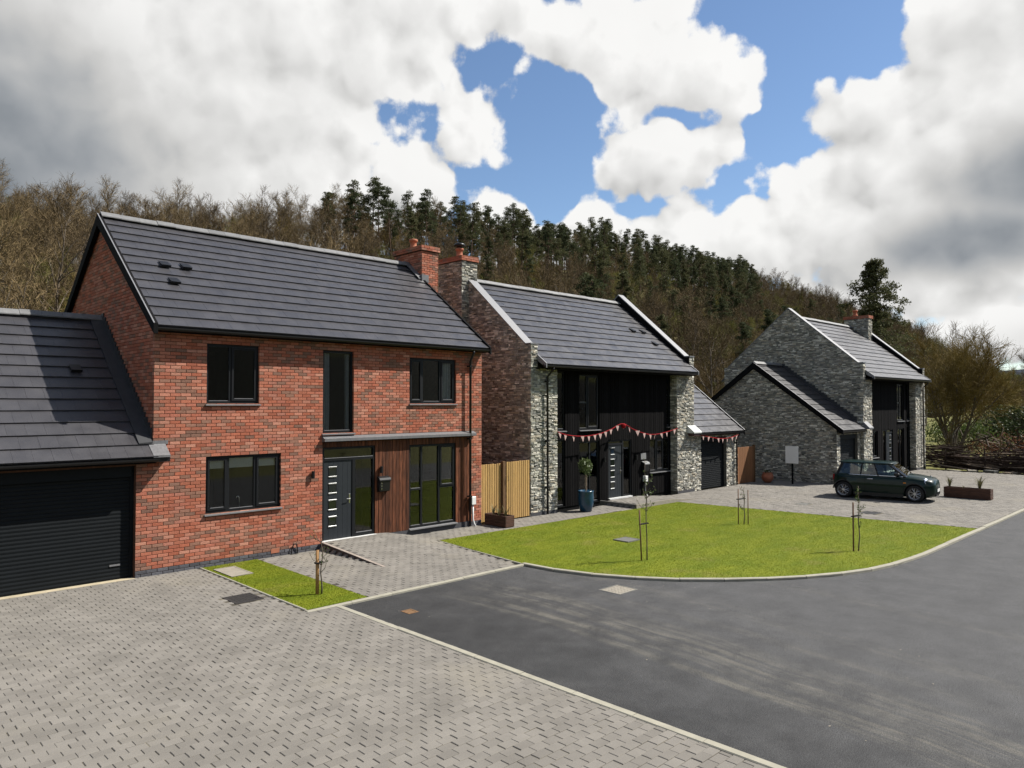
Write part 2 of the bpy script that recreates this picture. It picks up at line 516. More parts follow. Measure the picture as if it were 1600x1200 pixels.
def mat_lawn():
    m, n, b = new_mat('mown_lawn')
    pos = n.node('ShaderNodeNewGeometry').outputs['Position']
    a = n.noise(n.vmath('MULTIPLY', pos, (.7, 1.6, 1)), 1.1, 6, .6)
    f = n.noise(pos, 26, 4, .7)
    c = n.mix(n.smooth(a, .35, .65), (.082, .110, .005), (.122, .140, .008))
    c = n.mix(n.math('MULTIPLY', n.smooth(n.noise(pos, .9, 5), .54, .70), .7), c, (.130, .125, .024))
    sc = n.vmath('SCALE', c)
    n.put(sc.node.inputs['Scale'], n.lin(f, .25, .75, .62, 1.35))
    n.put(b.inputs['Base Color'], sc)
    b.inputs['Roughness'].default_value = .9
    b.inputs['Specular IOR Level'].default_value = .15
    bn = n.node('ShaderNodeBump')
    bn.inputs['Strength'].default_value = .35
    bn.inputs['Distance'].default_value = .02
    n.put(bn.inputs['Height'], f)
    n.put(b.inputs['Normal'], bn.outputs[0])
    return m


MT['ground'] = mat_ground()
MT['asphalt'] = mat_asphalt()
MT['lawn'] = mat_lawn()
MT['far_hill'] = M('far_hill_haze_blue', (.010, .018, .034), .95, .1, amp=.4, scale=.02)  # distance haze and cloud shadow are put into the hill's dark blue


# ---------------------------------------------------------------- object helpers
def tag(o, label=None, cat=None, group=None, kind=None):
    if label:
        o['label'] = label
    if cat:
        o['category'] = cat
    if group:
        o['group'] = group
    if kind:
        o['kind'] = kind
    return o


WINV = {}


def world_of(o):
    m = Matrix.LocRotScale(o.location, o.rotation_euler, o.scale)
    if o.parent is not None:
        m = world_of(o.parent) @ o.matrix_parent_inverse @ m
    return m


def remember(o):
    WINV[o.name] = world_of(o).inverted()
    return o


def empty(name, loc=(0, 0, 0), rz=0., label=None, cat=None, group=None):
    o = bpy.data.objects.new(name, None)
    o.location = loc
    o.rotation_euler = (0, 0, rz)
    o.empty_display_size = .3
    COL.objects.link(o)
    remember(o)
    return tag(o, label, cat, group)


def mesh_obj(name, me, mat, parent=None, local=False):
    """geometry is in world coordinates unless local (then it is in the parent's frame)"""
    o = bpy.data.objects.new(name, me)
    if mat is not None and not me.materials:
        me.materials.append(mat)
    COL.objects.link(o)
    if parent is not None:
        o.parent = parent
        if not local:
            o.matrix_parent_inverse = WINV[parent.name]
    remember(o)
    o.color = (0, 0, 0, 1)
    return o


class MB:
    def __init__(self):
        self.v = []
        self.f = []

    def add(self, vs, fs):
        k = len(self.v)
        self.v.extend(vs)
        self.f.extend([tuple(i + k for i in f) for f in fs])
        return self

    def box(self, x0, x1, y0, y1, z0, z1):
        return self.add([(x0, y0, z0), (x1, y0, z0), (x1, y1, z0), (x0, y1, z0), (x0, y0, z1), (x1, y0, z1), (x1, y1, z1), (x0, y1, z1)],
                        [(0, 3, 2, 1), (4, 5, 6, 7), (0, 1, 5, 4), (1, 2, 6, 5), (2, 3, 7, 6), (3, 0, 4, 7)])

    def bbox(self, x0, x1, y0, y1, z0, z1, b=.01):
        """box with chamfered edges"""
        vs, fs = [], []
        cx = [(x0, x1), (y0, y1), (z0, z1)]
        idx = {}
        for sx in (0, 1):
            for sy in (0, 1):
                for sz in (0, 1):
                    for ax in range(3):
                        p = [cx[0][sx], cx[1][sy], cx[2][sz]]
                        for k, s in enumerate((sx, sy, sz)):
                            if k != ax:
                                p[k] += b if s == 0 else -b
                        idx[(sx, sy, sz, ax)] = len(vs)
                        vs.append(tuple(p))
        I = idx
        for ax in range(3):
            o1, o2 = [k for k in range(3) if k != ax]
            for s in (0, 1):
                q = []
                for a, c in ((0, 0), (1, 0), (1, 1), (0, 1)):
                    t = [0, 0, 0]
                    t[ax] = s
                    t[o1] = a
                    t[o2] = c
                    q.append(I[(*t, ax)])
                fs.append(tuple(q))
        for ax in range(3):
            o1, o2 = [k for k in range(3) if k != ax]
            for a in (0, 1):
                for c in (0, 1):
                    t0 = [0, 0, 0]
                    t0[o1] = a
                    t0[o2] = c
                    t1 = list(t0)
                    t1[ax] = 1
                    fs.append((I[(*t0, o1)], I[(*t1, o1)], I[(*t1, o2)], I[(*t0, o2)]))
        for sx in (0, 1):
            for sy in (0, 1):
                for sz in (0, 1):
                    fs.append((I[(sx, sy, sz, 0)], I[(sx, sy, sz, 1)], I[(sx, sy, sz, 2)]))
        return self.add(vs, fs)

    def prism(self, poly, axis, a0, a1):
        """extrude a 2D polygon along axis 0/1/2 (poly gives the two other coordinates in order)"""
        def P(p, a):
            q = list(p)
            q.insert(axis, a)
            return tuple(q)
        k = len(poly)
        vs = [P(p, a0) for p in poly] + [P(p, a1) for p in poly]
        fs = [tuple(range(k)), tuple(range(2 * k - 1, k - 1, -1))]
        fs += [(i, (i + 1) % k, (i + 1) % k + k, i + k) for i in range(k)]
        return self.add(vs, fs)

    def tube(self, path, r, n=8, cap=True):
        path = [Vector(p) for p in path]
        rs = r if isinstance(r, (list, tuple)) else [r] * len(path)
        vs = []
        up = None
        for i, p in enumerate(path):
            d = (path[min(i + 1, len(path) - 1)] - path[max(i - 1, 0)]).normalized()
            if up is None:
                up = d.orthogonal().normalized()
            up = (up - d * up.dot(d)).normalized()
            w = d.cross(up)
            for k in range(n):
                a = 2 * math.pi * k / n
                vs.append(tuple(p + (up * math.cos(a) + w * math.sin(a)) * rs[i]))
        fs = []
        for i in range(len(path) - 1):
            for k in range(n):
                fs.append((i * n + k, i * n + (k + 1) % n, (i + 1) * n + (k + 1) % n, (i + 1) * n + k))
        if cap:
            fs.append(tuple(range(n - 1, -1, -1)))
            fs.append(tuple(range((len(path) - 1) * n, len(path) * n)))
        return self.add(vs, fs)

    def lathe(self, prof, n=24, c=(0, 0, 0)):
        vs = []
        for r, z in prof:
            for k in range(n):
                a = 2 * math.pi * k / n
                vs.append((c[0] + r * math.cos(a), c[1] + r * math.sin(a), c[2] + z))
        fs = [(i * n + k, i * n + (k + 1) % n, (i + 1) * n + (k + 1) % n, (i + 1) * n + k) for i in range(len(prof) - 1) for k in range(n)]
        fs.append(tuple(range(n - 1, -1, -1)))
        fs.append(tuple(range((len(prof) - 1) * n, len(prof) * n)))
        return self.add(vs, fs)

    def mesh(self, name, smooth=False):
        me = bpy.data.meshes.new(name)
        me.from_pydata(self.v, [], self.f)
        if smooth:
            me.polygons.foreach_set('use_smooth', [True] * len(me.polygons))
        me.update()
        return me

    def build(self, name, mat, parent=None, smooth=False, local=False, fix=True):
        me = self.mesh(name, smooth)
        if fix:
            import bmesh
            bm = bmesh.new()
            bm.from_mesh(me)
            bmesh.ops.recalc_face_normals(bm, faces=bm.faces)
            bm.to_mesh(me)
            bm.free()
        return mesh_obj(name, me, mat, parent, local)


def raw_mesh(name, V, Fq, tint=None, smooth=False):
    """V (n,3); Fq (m,4) quads or (m,3) triangles"""
    me = bpy.data.meshes.new(name)
    V = np.asarray(V, np.float32)
    Fq = np.asarray(Fq, np.int32)
    m, k = Fq.shape
    me.vertices.add(len(V))
    me.vertices.foreach_set('co', V.ravel())
    me.loops.add(m * k)
    me.loops.foreach_set('vertex_index', Fq.ravel())
    me.polygons.add(m)
    me.polygons.foreach_set('loop_start', np.arange(0, m * k, k, dtype=np.int32))
    me.polygons.foreach_set('use_smooth', np.full(m, bool(smooth)))
    me.update(calc_edges=True)
    if tint is not None:
        at = me.attributes.new('tint', 'FLOAT_COLOR', 'FACE')
        at.data.foreach_set('color', np.asarray(tint, np.float32).ravel())
    return me


PF = np.array([(0, 1, 5, 4), (1, 2, 6, 5), (2, 3, 7, 6), (3, 0, 4, 7), (4, 5, 9, 8), (5, 6, 10, 9), (6, 7, 11, 10), (7, 4, 8, 11), (8, 9, 10, 11)])


def piece_geo(s0, s1, t0, t1, h0, h1, bev, base):
    """arrays of chamfered blocks: footprint s0..s1 x t0..t1, top height h0 at t0 and h1 at t1, from base up.
    returns (n,12,3) in (s,t,h)"""
    n = len(s0)
    V = np.zeros((n, 12, 3))
    bs = np.minimum(bev, .3 * (s1 - s0))
    bt = np.minimum(bev, .3 * (t1 - t0))
    for k, (a, b) in enumerate(((0, 0), (1, 0), (1, 1), (0, 1))):
        s = s1 if a else s0
        t = t1 if b else t0
        h = h1 if b else h0
        V[:, k] = np.stack([s, t, np.full(n, base)], 1)
        V[:, k + 4] = np.stack([s, t, h - bev], 1)
        V[:, k + 8] = np.stack([s - bs if a else s + bs, t - bt if b else t + bt, h], 1)
    return V


def to_world(V, origin, sd, td, nd):
    B = np.array([sd, td, nd], float)
    return V.reshape(-1, 3) @ B + np.array(origin, float)


def pieces_mesh(name, rects, origin, sd, td, nd, bev, base, rng, warp=None):
    """rects (n,6): s0,s1,t0,t1,h0,h1 -> one mesh with a tint per piece"""
    r = np.asarray(rects, float)
    V = piece_geo(r[:, 0], r[:, 1], r[:, 2], r[:, 3], r[:, 4], r[:, 5], bev, base)
    n = len(r)
    Vw = to_world(V, origin, sd, td, nd)
    if warp is not None:
        Vw = warp(Vw)
    F = (PF[None] + (np.arange(n) * 12)[:, None, None]).reshape(-1, 4)
    det = np.linalg.det(np.array([sd, td, nd], float))
    if det < 0:
        F = F[:, ::-1]
    tint = np.ones((n, 9, 4), np.float32)
    tint[:, :, 0] = rng.random(n)[:, None]
    tint[:, :, 1] = rng.random(n)[:, None]
    tint[:, :, 2] = 0
    return raw_mesh(name, Vw, F, tint.reshape(-1, 4))


def unit_piece(name, w, l, h0, h1, bev, base, mat):
    """a shared block with its corner at the origin: w along x, l along y, height along z"""
    V = piece_geo(np.array([0.]), np.array([w]), np.array([0.]), np.array([l]), np.array([h0]), np.array([h1]), bev, base)
    me = raw_mesh(name, V.reshape(-1, 3), PF)
    me.materials.append(mat)
    return me


def single(name, me, mw, parent, rng):
    o = bpy.data.objects.new(name, me)
    COL.objects.link(o)
    o.parent = parent
    o.matrix_parent_inverse = WINV[parent.name]
    loc, rot, sca = mw.decompose()
    o.location = loc
    o.rotation_euler = rot.to_euler()
    o.scale = sca
    o.color = (float(rng.random()), float(rng.random()), 0, 1)
    return o


def basis(origin, sd, td, nd):
    m = Matrix.Identity(4)
    for i, d in enumerate((sd, td, nd)):
        for k in range(3):
            m[k][i] = d[k]
    for k in range(3):
        m[k][3] = origin[k]
    return m


def split_nearest(rects, centres, ok, limit=300):
    """indices of the `limit` pieces (among ok) nearest the viewpoint, and the rest"""
    d = np.linalg.norm(centres - np.array(CAM), axis=1)
    d[~ok] = 1e9
    order = np.argsort(d)
    k = min(limit, int(ok.sum()))
    one = order[:k]
    rest = np.setdiff1d(np.arange(len(rects)), one)
    return one, rest


def subtract(ivs, a, b):
    out = []
    for (p, q) in ivs:
        if b <= p or a >= q:
            out.append((p, q))
        else:
            if a > p:
                out.append((p, a))
            if b < q:
                out.append((b, q))
    return out


def brick_courses(span, z0, z1, rng, openings=(), L=.225, h=.075, joint=.010, proud=.0, phase=0., stretch=True):
    """running bond. span(z) -> (s0,s1) of the wall at that height"""
    rects = []
    full = []
    i = 0
    z = z0
    while z + h <= z1 + 1e-6:
        zm = z + h / 2
        a, b = span(zm)
        ivs = [(a, b)] if b > a + .05 else []
        for (o0, o1, p0, p1) in openings:
            if p0 < zm < p1:
                ivs = subtract(ivs, o0, o1)
        off = phase + (L / 2 if i % 2 else 0.)
        for (p, q) in ivs:
            k = math.floor((p - off) / L)
            s = off + k * L
            while s < q - 1e-6:
                x0, x1 = max(p, s), min(q, s + L)
                if x1 - x0 > .012:
                    pr = proud + rng.normal(0, .0012)
                    rects.append((x0 + joint / 2 * (x0 > p), x1 - joint / 2 * (x1 < q), z + joint / 2, z + h - joint / 2, pr, pr + rng.normal(0, .0006)))
                    full.append(x1 - x0 > L - 1e-4 and x0 > p and x1 < q)
                s += L
        z += h
        i += 1
    return np.array(rects), np.array(full, bool)


def stone_courses(span, z0, z1, rng, openings=(), hmin=.036, hmax=.082, lmin=.07, lmax=.27, joint=.007):
    rects = []
    z = z0
    while z < z1 - .02:
        h = rng.uniform(hmin, hmax)
        h = min(h, z1 - z)
        zm = z + h / 2
        a, b = span(zm)
        ivs = [(a, b)] if b > a + .03 else []
        for (o0, o1, p0, p1) in openings:
            if p0 < zm < p1:
                ivs = subtract(ivs, o0, o1)
        for (p, q) in ivs:
            s = p
            while s < q - .005:
                l = rng.uniform(lmin, lmax) * (1.0 if h > .06 else .85)
                e = s + l
                if q - e < .07:
                    e = q
                pr = rng.uniform(-.012, .022)
                if h > .066 and rng.random() < .3:      # two thin stones in one course
                    zs = z + h * rng.uniform(.4, .6)
                    rects.append((s + joint / 2, e - joint / 2, z + joint / 2, zs - joint / 2, pr, pr + rng.normal(0, .005)))
                    pr = rng.uniform(-.012, .022)
                    rects.append((s + joint / 2, e - joint / 2, zs + joint / 2, z + h - joint / 2, pr, pr + rng.normal(0, .005)))
                else:
                    rects.append((s + joint / 2, e - joint / 2, z + joint / 2, z + h - joint / 2, pr, pr + rng.normal(0, .005)))
                s = e
        z += h
    return np.array(rects)


def cells(u0, u1, z0, z1, openings):
    """rectangles that fill a wall around its openings"""
    us = sorted({u0, u1, *[min(max(o, u0), u1) for op in openings for o in op[:2]]})
    zs = sorted({z0, z1, *[min(max(o, z0), z1) for op in openings for o in op[2:]]})
    out = []
    for i in range(len(us) - 1):
        for k in range(len(zs) - 1):
            um, zm = (us[i] + us[i + 1]) / 2, (zs[k] + zs[k + 1]) / 2
            if not any(o[0] < um < o[1] and o[2] < zm < o[3] for o in openings):
                out.append((us[i], us[i + 1], zs[k], zs[k + 1]))
    return out


X, Y, Z = (1, 0, 0), (0, 1, 0), (0, 0, 1)
NX, NY = (-1, 0, 0), (0, -1, 0)


# ---------------------------------------------------------------- terrain, road, paving, lawns
def hill_h(u, v):
    """ground height: the wooded slope behind the houses, a low valley side opposite"""
    ridge = np.interp(u, [-320, -60, 23, 96, 167, 350, 439, 543, 746, 1000, 1500], [20, 27, 32, 43, 49, 57, 54, 40, 16, 5, 2])
    t = np.clip((v - 20 - np.clip((u - 30) * .12, 0, 60)) / np.maximum(139. - np.clip((u - 30) * .12, 0, 60), 60), 0, 1)
    t = t * t * (3 - 2 * t) * .5 + t * .5
    h = ridge * t
    h = h + np.clip(t * 8, 0, 1) * (np.sin(u * .045 + v * .03) * 1.3 + np.sin(u * .019 - v * .07 + 2) * 1.5)
    s = np.clip((-v - 48) / 120., 0, 1)
    h = h + (s * s * (3 - 2 * s)) * (24 + 6 * np.sin(u * .02))
    return h


def build_terrain():
    us = np.concatenate([np.arange(-400, -60, 40), np.arange(-60, 640, 8), np.arange(640, 1000, 40), np.arange(1000, 2800, 200)]).astype(float)
    vs = np.concatenate([np.arange(-900, -240, 110), np.arange(-240, -20, 20), np.arange(-20, 190, 6), np.arange(190, 340, 25), np.arange(340, 1200, 130)]).astype(float)
    U, V = np.meshgrid(us, vs, indexing='ij')
    H = hill_h(U, V) - .10
    P = np.stack([U, V, H], -1).reshape(-1, 3)
    nu, nv = len(us), len(vs)
    I = np.arange(nu * nv).reshape(nu, nv)
    F = np.stack([I[:-1, :-1], I[1:, :-1], I[1:, 1:], I[:-1, 1:]], -1).reshape(-1, 4)
    o = mesh_obj('ground', raw_mesh('ground', P, F, smooth=True), MT['ground'])
    tag(o, kind='structure')
    # the far forested hill beyond the valley
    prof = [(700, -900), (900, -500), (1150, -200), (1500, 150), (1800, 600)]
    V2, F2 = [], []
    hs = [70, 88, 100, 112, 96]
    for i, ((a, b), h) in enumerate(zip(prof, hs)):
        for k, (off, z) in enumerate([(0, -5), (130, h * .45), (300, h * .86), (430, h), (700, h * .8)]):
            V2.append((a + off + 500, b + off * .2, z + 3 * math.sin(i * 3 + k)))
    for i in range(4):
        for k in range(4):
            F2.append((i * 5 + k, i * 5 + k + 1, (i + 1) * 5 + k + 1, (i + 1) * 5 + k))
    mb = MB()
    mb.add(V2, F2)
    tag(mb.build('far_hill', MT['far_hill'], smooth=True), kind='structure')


build_terrain()


def poly_sheet(name, pts, z, mat, kind='structure'):
    import bmesh
    bm = bmesh.new()
    vs = [bm.verts.new((p[0], p[1], z)) for p in pts]
    f = bm.faces.new(vs)
    if f.normal.z < 0:
        f.normal_flip()
    f.normal_update()
    if f.normal.z < 0:
        bmesh.ops.reverse_faces(bm, faces=[f])
    bmesh.ops.triangulate(bm, faces=bm.faces[:])
    me = bpy.data.meshes.new(name)
    bm.to_mesh(me)
    bm.free()
    o = mesh_obj(name, me, mat)
    return tag(o, kind=kind) if kind else o


KERB = [(6.42, -4.86), (6.50, -5.6), (6.72, -6.45), (7.15, -7.3), (7.75, -8.15), (8.55, -8.92), (9.45, -9.6), (10.4, -10.12), (11.45, -10.48), (12.6, -10.7), (14.2, -10.79), (16, -10.8), (19.3, -10.8)]


def inside(pts, x, y):
    c = np.zeros(len(x), bool)
    n = len(pts)
    for i in range(n):
        x0, y0 = pts[i]
        x1, y1 = pts[(i + 1) % n]
        if y0 == y1:
            continue
        hit = ((y0 > y) != (y1 > y)) & (x < (x1 - x0) * (y - y0) / (y1 - y0) + x0)
        c ^= hit
    return c


road_poly = [(1.66, -4.80), (6.42, -4.80)] + KERB + [(60, -10.8), (140, -12), (140, -19), (-60, -19), (-60, -15.2), (1.66, -15.2)]
poly_sheet('road', road_poly, -.012, MT['asphalt'])

LAWN_BIG = [(6.9, -1.16), (18.02, -1.16 - .22), (18.66, -6.7), (19.25, -10.72)] + [(a + .02, b + .03) for a, b in KERB[::-1][1:]] + [(6.46, -4.6)]
LAWN_SMALL = [(1.05, -4.70), (2.30, -4.70), (2.34, -.02), (1.05, -.02)]
lawn_big = poly_sheet('lawn', LAWN_BIG, .022, MT['lawn'])
lawn_small = poly_sheet('lawn', LAWN_SMALL, .022, MT['lawn'])


def make_grass(name, poly, dens, seed):
    rng = np.random.default_rng(seed)
    p = np.array(poly)
    lo, hi = p.min(0), p.max(0)
    n = int((hi[0] - lo[0]) * (hi[1] - lo[1]) * dens)
    xy = lo + rng.random((n, 2)) * (hi - lo)
    xy = xy[inside(poly, xy[:, 0], xy[:, 1])]
    n = len(xy)
    a = rng.random(n) * 6.283
    h = rng.uniform(.005, .017, n)
    w = rng.uniform(.004, .008, n)
    lean = rng.normal(0, .016, (n, 2))
    V = np.zeros((n, 3, 3))
    d = np.stack([np.cos(a), np.sin(a)], 1) * w[:, None]
    V[:, 0, :2] = xy - d
    V[:, 1, :2] = xy + d
    V[:, 2, :2] = xy + lean
    V[:, :2, 2] = .018
    V[:, 2, 2] = .022 + h
    o = mesh_obj(name, raw_mesh(name, V.reshape(-1, 3), np.arange(n * 3).reshape(-1, 3)), MT['grass'])
    return tag(o, kind='stuff')


tag(make_grass('grass', LAWN_BIG, 2300, 1), 'short mown grass covering the large lawn', 'grass')
tag(make_grass('grass', LAWN_SMALL, 3500, 2), 'short grass covering the small lawn strip', 'grass')


# ---- block paving
def ramp_z(P):
    """the two entrance ramps rise from the paving to the thresholds"""
    u, v = P[:, 0], P[:, 1]
    r1 = .185 * np.clip((v + 2.75) / 2.6, 0, 1) * np.clip((6.85 - u) / .9, 0, 1) * (u > 4.06)
    r2 = .15 * np.clip((19.4 - u) / 1.9, 0, 1) * ((u > 15.50) & (u < 19.4) & (v > -1.30))
    Q = P.copy()
    Q[:, 2] += r1 + r2
    return Q


PL, PW = .205, .135


def paving(name, poly, seed, single_limit, bev=.006, label=None):
    rng = np.random.default_rng(seed)
    p = np.array(poly)
    lo, hi = p.min(0), p.max(0)
    bed = poly_sheet(name, poly, .0085, MT['paver_bed'])
    rows = []
    r = 0
    v = lo[1]
    while v < hi[1]:
        n = int((hi[0] - lo[0]) / PL) + 2
        s = lo[0] + (np.arange(n) - (.5 if r % 2 else 0)) * PL + rng.normal(0, .0022, n)
        t = v + rng.normal(0, .0016, n)
        g = np.clip(rng.normal(.0034, .0014, n), .0015, .008)
        h = .016 + rng.normal(0, .0018, n)
        rows.append(np.stack([s + g / 2, s + PL - g / 2, t + .0022, t + PW - .0022, h, h + rng.normal(0, .001, n)], 1))
        v += PW
        r += 1
    R = np.concatenate(rows)
    c = np.stack([(R[:, 0] + R[:, 1]) / 2, (R[:, 2] + R[:, 3]) / 2], 1)
    keep = inside(poly, c[:, 0], c[:, 1])
    # the covers set into the paving leave gaps
    for (a, b, e, f) in COVER_HOLES:
        keep &= ~((c[:, 0] > a - .04) & (c[:, 0] < b + .04) & (c[:, 1] > e - .03) & (c[:, 1] < f + .03))
    R, c = R[keep], c[keep]
    C3 = np.concatenate([c, np.zeros((len(c), 1))], 1)
    # those that show largest: near the viewpoint and inside its view
    d = C3 - np.array(CAM)
    fwd = np.array([math.cos(TH), math.sin(TH), 0])
    rgt = np.array([math.sin(TH), -math.cos(TH), 0])
    D = d @ fwd
    px = d @ rgt / np.maximum(D, .1)
    py = -d[:, 2] / np.maximum(D, .1)
    ok = (D > 1) & (np.abs(px) < .70) & (py < .50)
    one, rest = split_nearest(R, C3, ok, single_limit)
    me = unit_piece('paver', PL - .005, PW - .0044, .016, .016, bev, -.03, MT['paver'])
    for i in one:
        q = ramp_z(np.array([[c[i, 0], c[i, 1], 0.]]))[0]
        single('paver', me, Matrix.Translation((R[i, 0], R[i, 2], q[2] + R[i, 4] - .016)), bed, rng)
    o = mesh_obj('paver_field', pieces_mesh('paver_field', R[rest], (0, 0, 0), X, Y, Z, bev, -.03, rng, warp=ramp_z), MT['paver'], bed)
    tag(o, kind='stuff')
    return bed


COVER_HOLES = [(.32, .86, -3.42, -2.82), (20.0, 20.62, -7.62, -7.12), (20.6, 21.1, -5.05, -4.65)]
paving('driveway', [(-9, -15.1), (1.57, -15.1), (1.57, -4.80), (1.0, -4.80), (1.0, -.03), (-9, -.03)], 11, 300)
paving('garden_path', [(2.34, -4.68), (6.30, -4.68), (6.82, -1.10), (18.1, -1.10 - .2), (19.6, -.02), (2.34, -.02)], 12, 150)
paving('shared_drive', [(18.10, -1.36), (18.75, -6.7), (19.35, -10.68), (39.5, -10.68), (39.2, -3.3), (31.0, -3.3), (28.3, -3.2), (28.3, 1.4), (25.0, 1.4), (25.0, -.02), (19.6, -.02)], 13, 60)


# ---- kerbs and edgings: short concrete lengths laid end to end
def kerb_line(name, pts, w, z0, z1, seg=.9):
    rng = np.random.default_rng(len(pts) * 7 + int(w * 100))
    P = [Vector((a, b, 0)) for a, b in pts]
    # resample by arc length
    L = [0]
    for a, b in zip(P[:-1], P[1:]):
        L.append(L[-1] + (b - a).length)
    tot = L[-1]

    def at(s):
        s = min(max(s, 0), tot)
        for i in range(len(L) - 1):
            if s <= L[i + 1]:
                return P[i].lerp(P[i + 1], (s - L[i]) / max(L[i + 1] - L[i], 1e-6))
        return P[-1]
    base = None
    n = max(1, int(round(tot / seg)))
    mb = MB()
    root = None
    for k in range(n):
        a, b = at(k * tot / n), at((k + 1) * tot / n)
        d = (b - a).normalized()
        q = Vector((-d.y, d.x, 0)) * w / 2
        g = d * .004
        a2, b2 = a + g, b - g
        dz = float(rng.normal(0, .002))
        c = .012
        prof = [(-1, z0), (-1, z1 - c + dz), (-1 + 2 * c / w, z1 + dz), (1 - 2 * c / w, z1 + dz), (1, z1 - c + dz), (1, z0)]
        vs = [tuple(e + q * x + Vector((0, 0, z))) for e in (a2, b2) for x, z in prof]
        fs = [(i, i + 1, i + 7, i + 6) for i in range(5)] + [(0, 5, 4, 3, 2, 1), (6, 7, 8, 9, 10, 11)]
        m = MB()
        m.add(vs, fs)
        if root is None:
            base = MB()
            # bedding strip under the stones is the kerb object itself
            bp = [(p.x, p.y) for p in P]
            for i in range(len(bp) - 1):
                d2 = (P[i + 1] - P[i]).normalized()
                q2 = Vector((-d2.y, d2.x, 0)) * (w * .38)
                base.add([tuple(P[i] - q2 + Vector((0, 0, .010))), tuple(P[i + 1] - q2 + Vector((0, 0, .010))), tuple(P[i + 1] + q2 + Vector((0, 0, .010))), tuple(P[i] + q2 + Vector((0, 0, .010)))], [(0, 1, 2, 3)])
            root = base.build(name, MT['stone_joint'])
            tag(root, kind='structure')
        m.build('kerb_stone', MT['concrete'], root)
    return root


kerb_line('kerb', [(1.58, -4.86), (1.58, -15.1)], .12, -.05, .028)
kerb_line('kerb', [(.98, -4.78), (1.66, -4.78), (6.40, -4.78)], .10, -.05, .030)
kerb_line('kerb', [(KERB[0][0] + .02, -4.74)] + KERB + [(24, -10.8), (33, -10.8), (46, -10.85)], .12, -.05, .045)
kerb_line('edging', [(1.02, -.03), (1.02, -4.70)], .05, -.05, .034)
kerb_line('edging', [(6.86, -1.14), (6.62, -2.9), (6.42, -4.70)], .05, -.05, .030)


def cover(name, u0, u1, v0, v1, z, mat, label, rim=None, ribs=0):
    r = empty(name, ((u0 + u1) / 2, (v0 + v1) / 2, z), 0, label, 'cover')
    b = .035
    m = MB()
    m.box(u0, u1, v0, v0 + b, z - .03, z + .004).box(u0, u1, v1 - b, v1, z - .03, z + .004)
    m.box(u0, u0 + b, v0 + b, v1 - b, z - .03, z + .004).box(u1 - b, u1, v0 + b, v1 - b, z - .03, z + .004)
    m.build('rim', rim or mat, r)
    m = MB()
    m.box(u0 + b + .006, u1 - b - .006, v0 + b + .006, v1 - b - .006, z - .03, z + .001)
    pl = m.build('plate', mat, r)
    if ribs:
        m = MB()
        for i in range(ribs):
            for k in range(ribs):
                x = u0 + b + .03 + (u1 - u0 - 2 * b - .06) * (i + .5) / ribs
                y = v0 + b + .03 + (v1 - v0 - 2 * b - .06) * (k + .5) / ribs
                m.box(x - .02, x + .02, y - .012, y + .012, z + .0008, z + .006)
        tag(m.build('tread', mat, pl), kind='stuff')
    return r


cover('inspection_cover', .32, .86, -3.42, -2.82, .016, MT['cover_iron'], 'dark iron inspection cover set in the block driveway beside the lawn strip', ribs=7)
cover('inspection_cover', 1.14, 1.62, -1.36, -.42, .034, MT['cover_light'], 'pale concrete slab cover lying in the small lawn strip')
cover('inspection_cover', 5.92, 6.52, -7.88, -7.34, -.010, MT['cover_light'], 'large pale square drain cover in the asphalt near the lawn kerb', rim=MT['cover_grey'], ribs=5)
cover('inspection_cover', 2.24, 2.46, -6.08, -5.83, -.010, MT['cover_brown'], 'small rust brown square cover in the asphalt')
cover('inspection_cover', 10.2, 10.75, -4.9, -4.4, .045, MT['cover_grey'], 'grey inspection cover sunk in the large lawn')
cover('inspection_cover', 20.0, 20.62, -7.62, -7.12, .016, MT['cover_iron'], 'dark grey drain cover in the paving beside the lawn edge', ribs=6)
cover('inspection_cover', 20.6, 21.1, -5.05, -4.65, .016, MT['cover_grey'], 'small grey drain cover in the paving in front of the stone garage')

# ramp at the brick house: side wall with a pale coping
ra = empty('entrance_ramp', (4.03, -1.3, 0), 0, 'low brick side wall with pale coping along the entrance ramp of the brick house', 'ramp')
m = MB()
m.prism([(-.04, -.04), (-2.72, -.04), (-2.72, .008), (-.04, .195)], 0, 3.99, 4.058)
m.build('side_wall', M('ramp_brick_dark', (.085, .062, .055), .9, .2, amp=.3, scale=14), ra)
m = MB()
m.prism([(-.03, .196), (-2.76, .010), (-2.76, .020), (-.03, .208)], 0, 3.985, 4.065)
m.build('coping', M('coping_brick_pale', (.30, .255, .22), .9, .2), ra)
rb = empty('entrance_step', (16.8, -1.2, 0), 0, 'low paved step with concrete riser below the black clad front door', 'step')
m = MB()
m.box(15.46, 15.52, -1.32, .26, -.03, .158)
m.build('side_riser', MT['cover_grey'], rb)
m = MB()
m.prism([(15.46, -.03), (19.4, -.03), (19.4, .018), (17.5, .160), (15.46, .160)], 1, -1.36, -1.30)
m.build('front_riser', MT['cover_light'], rb)


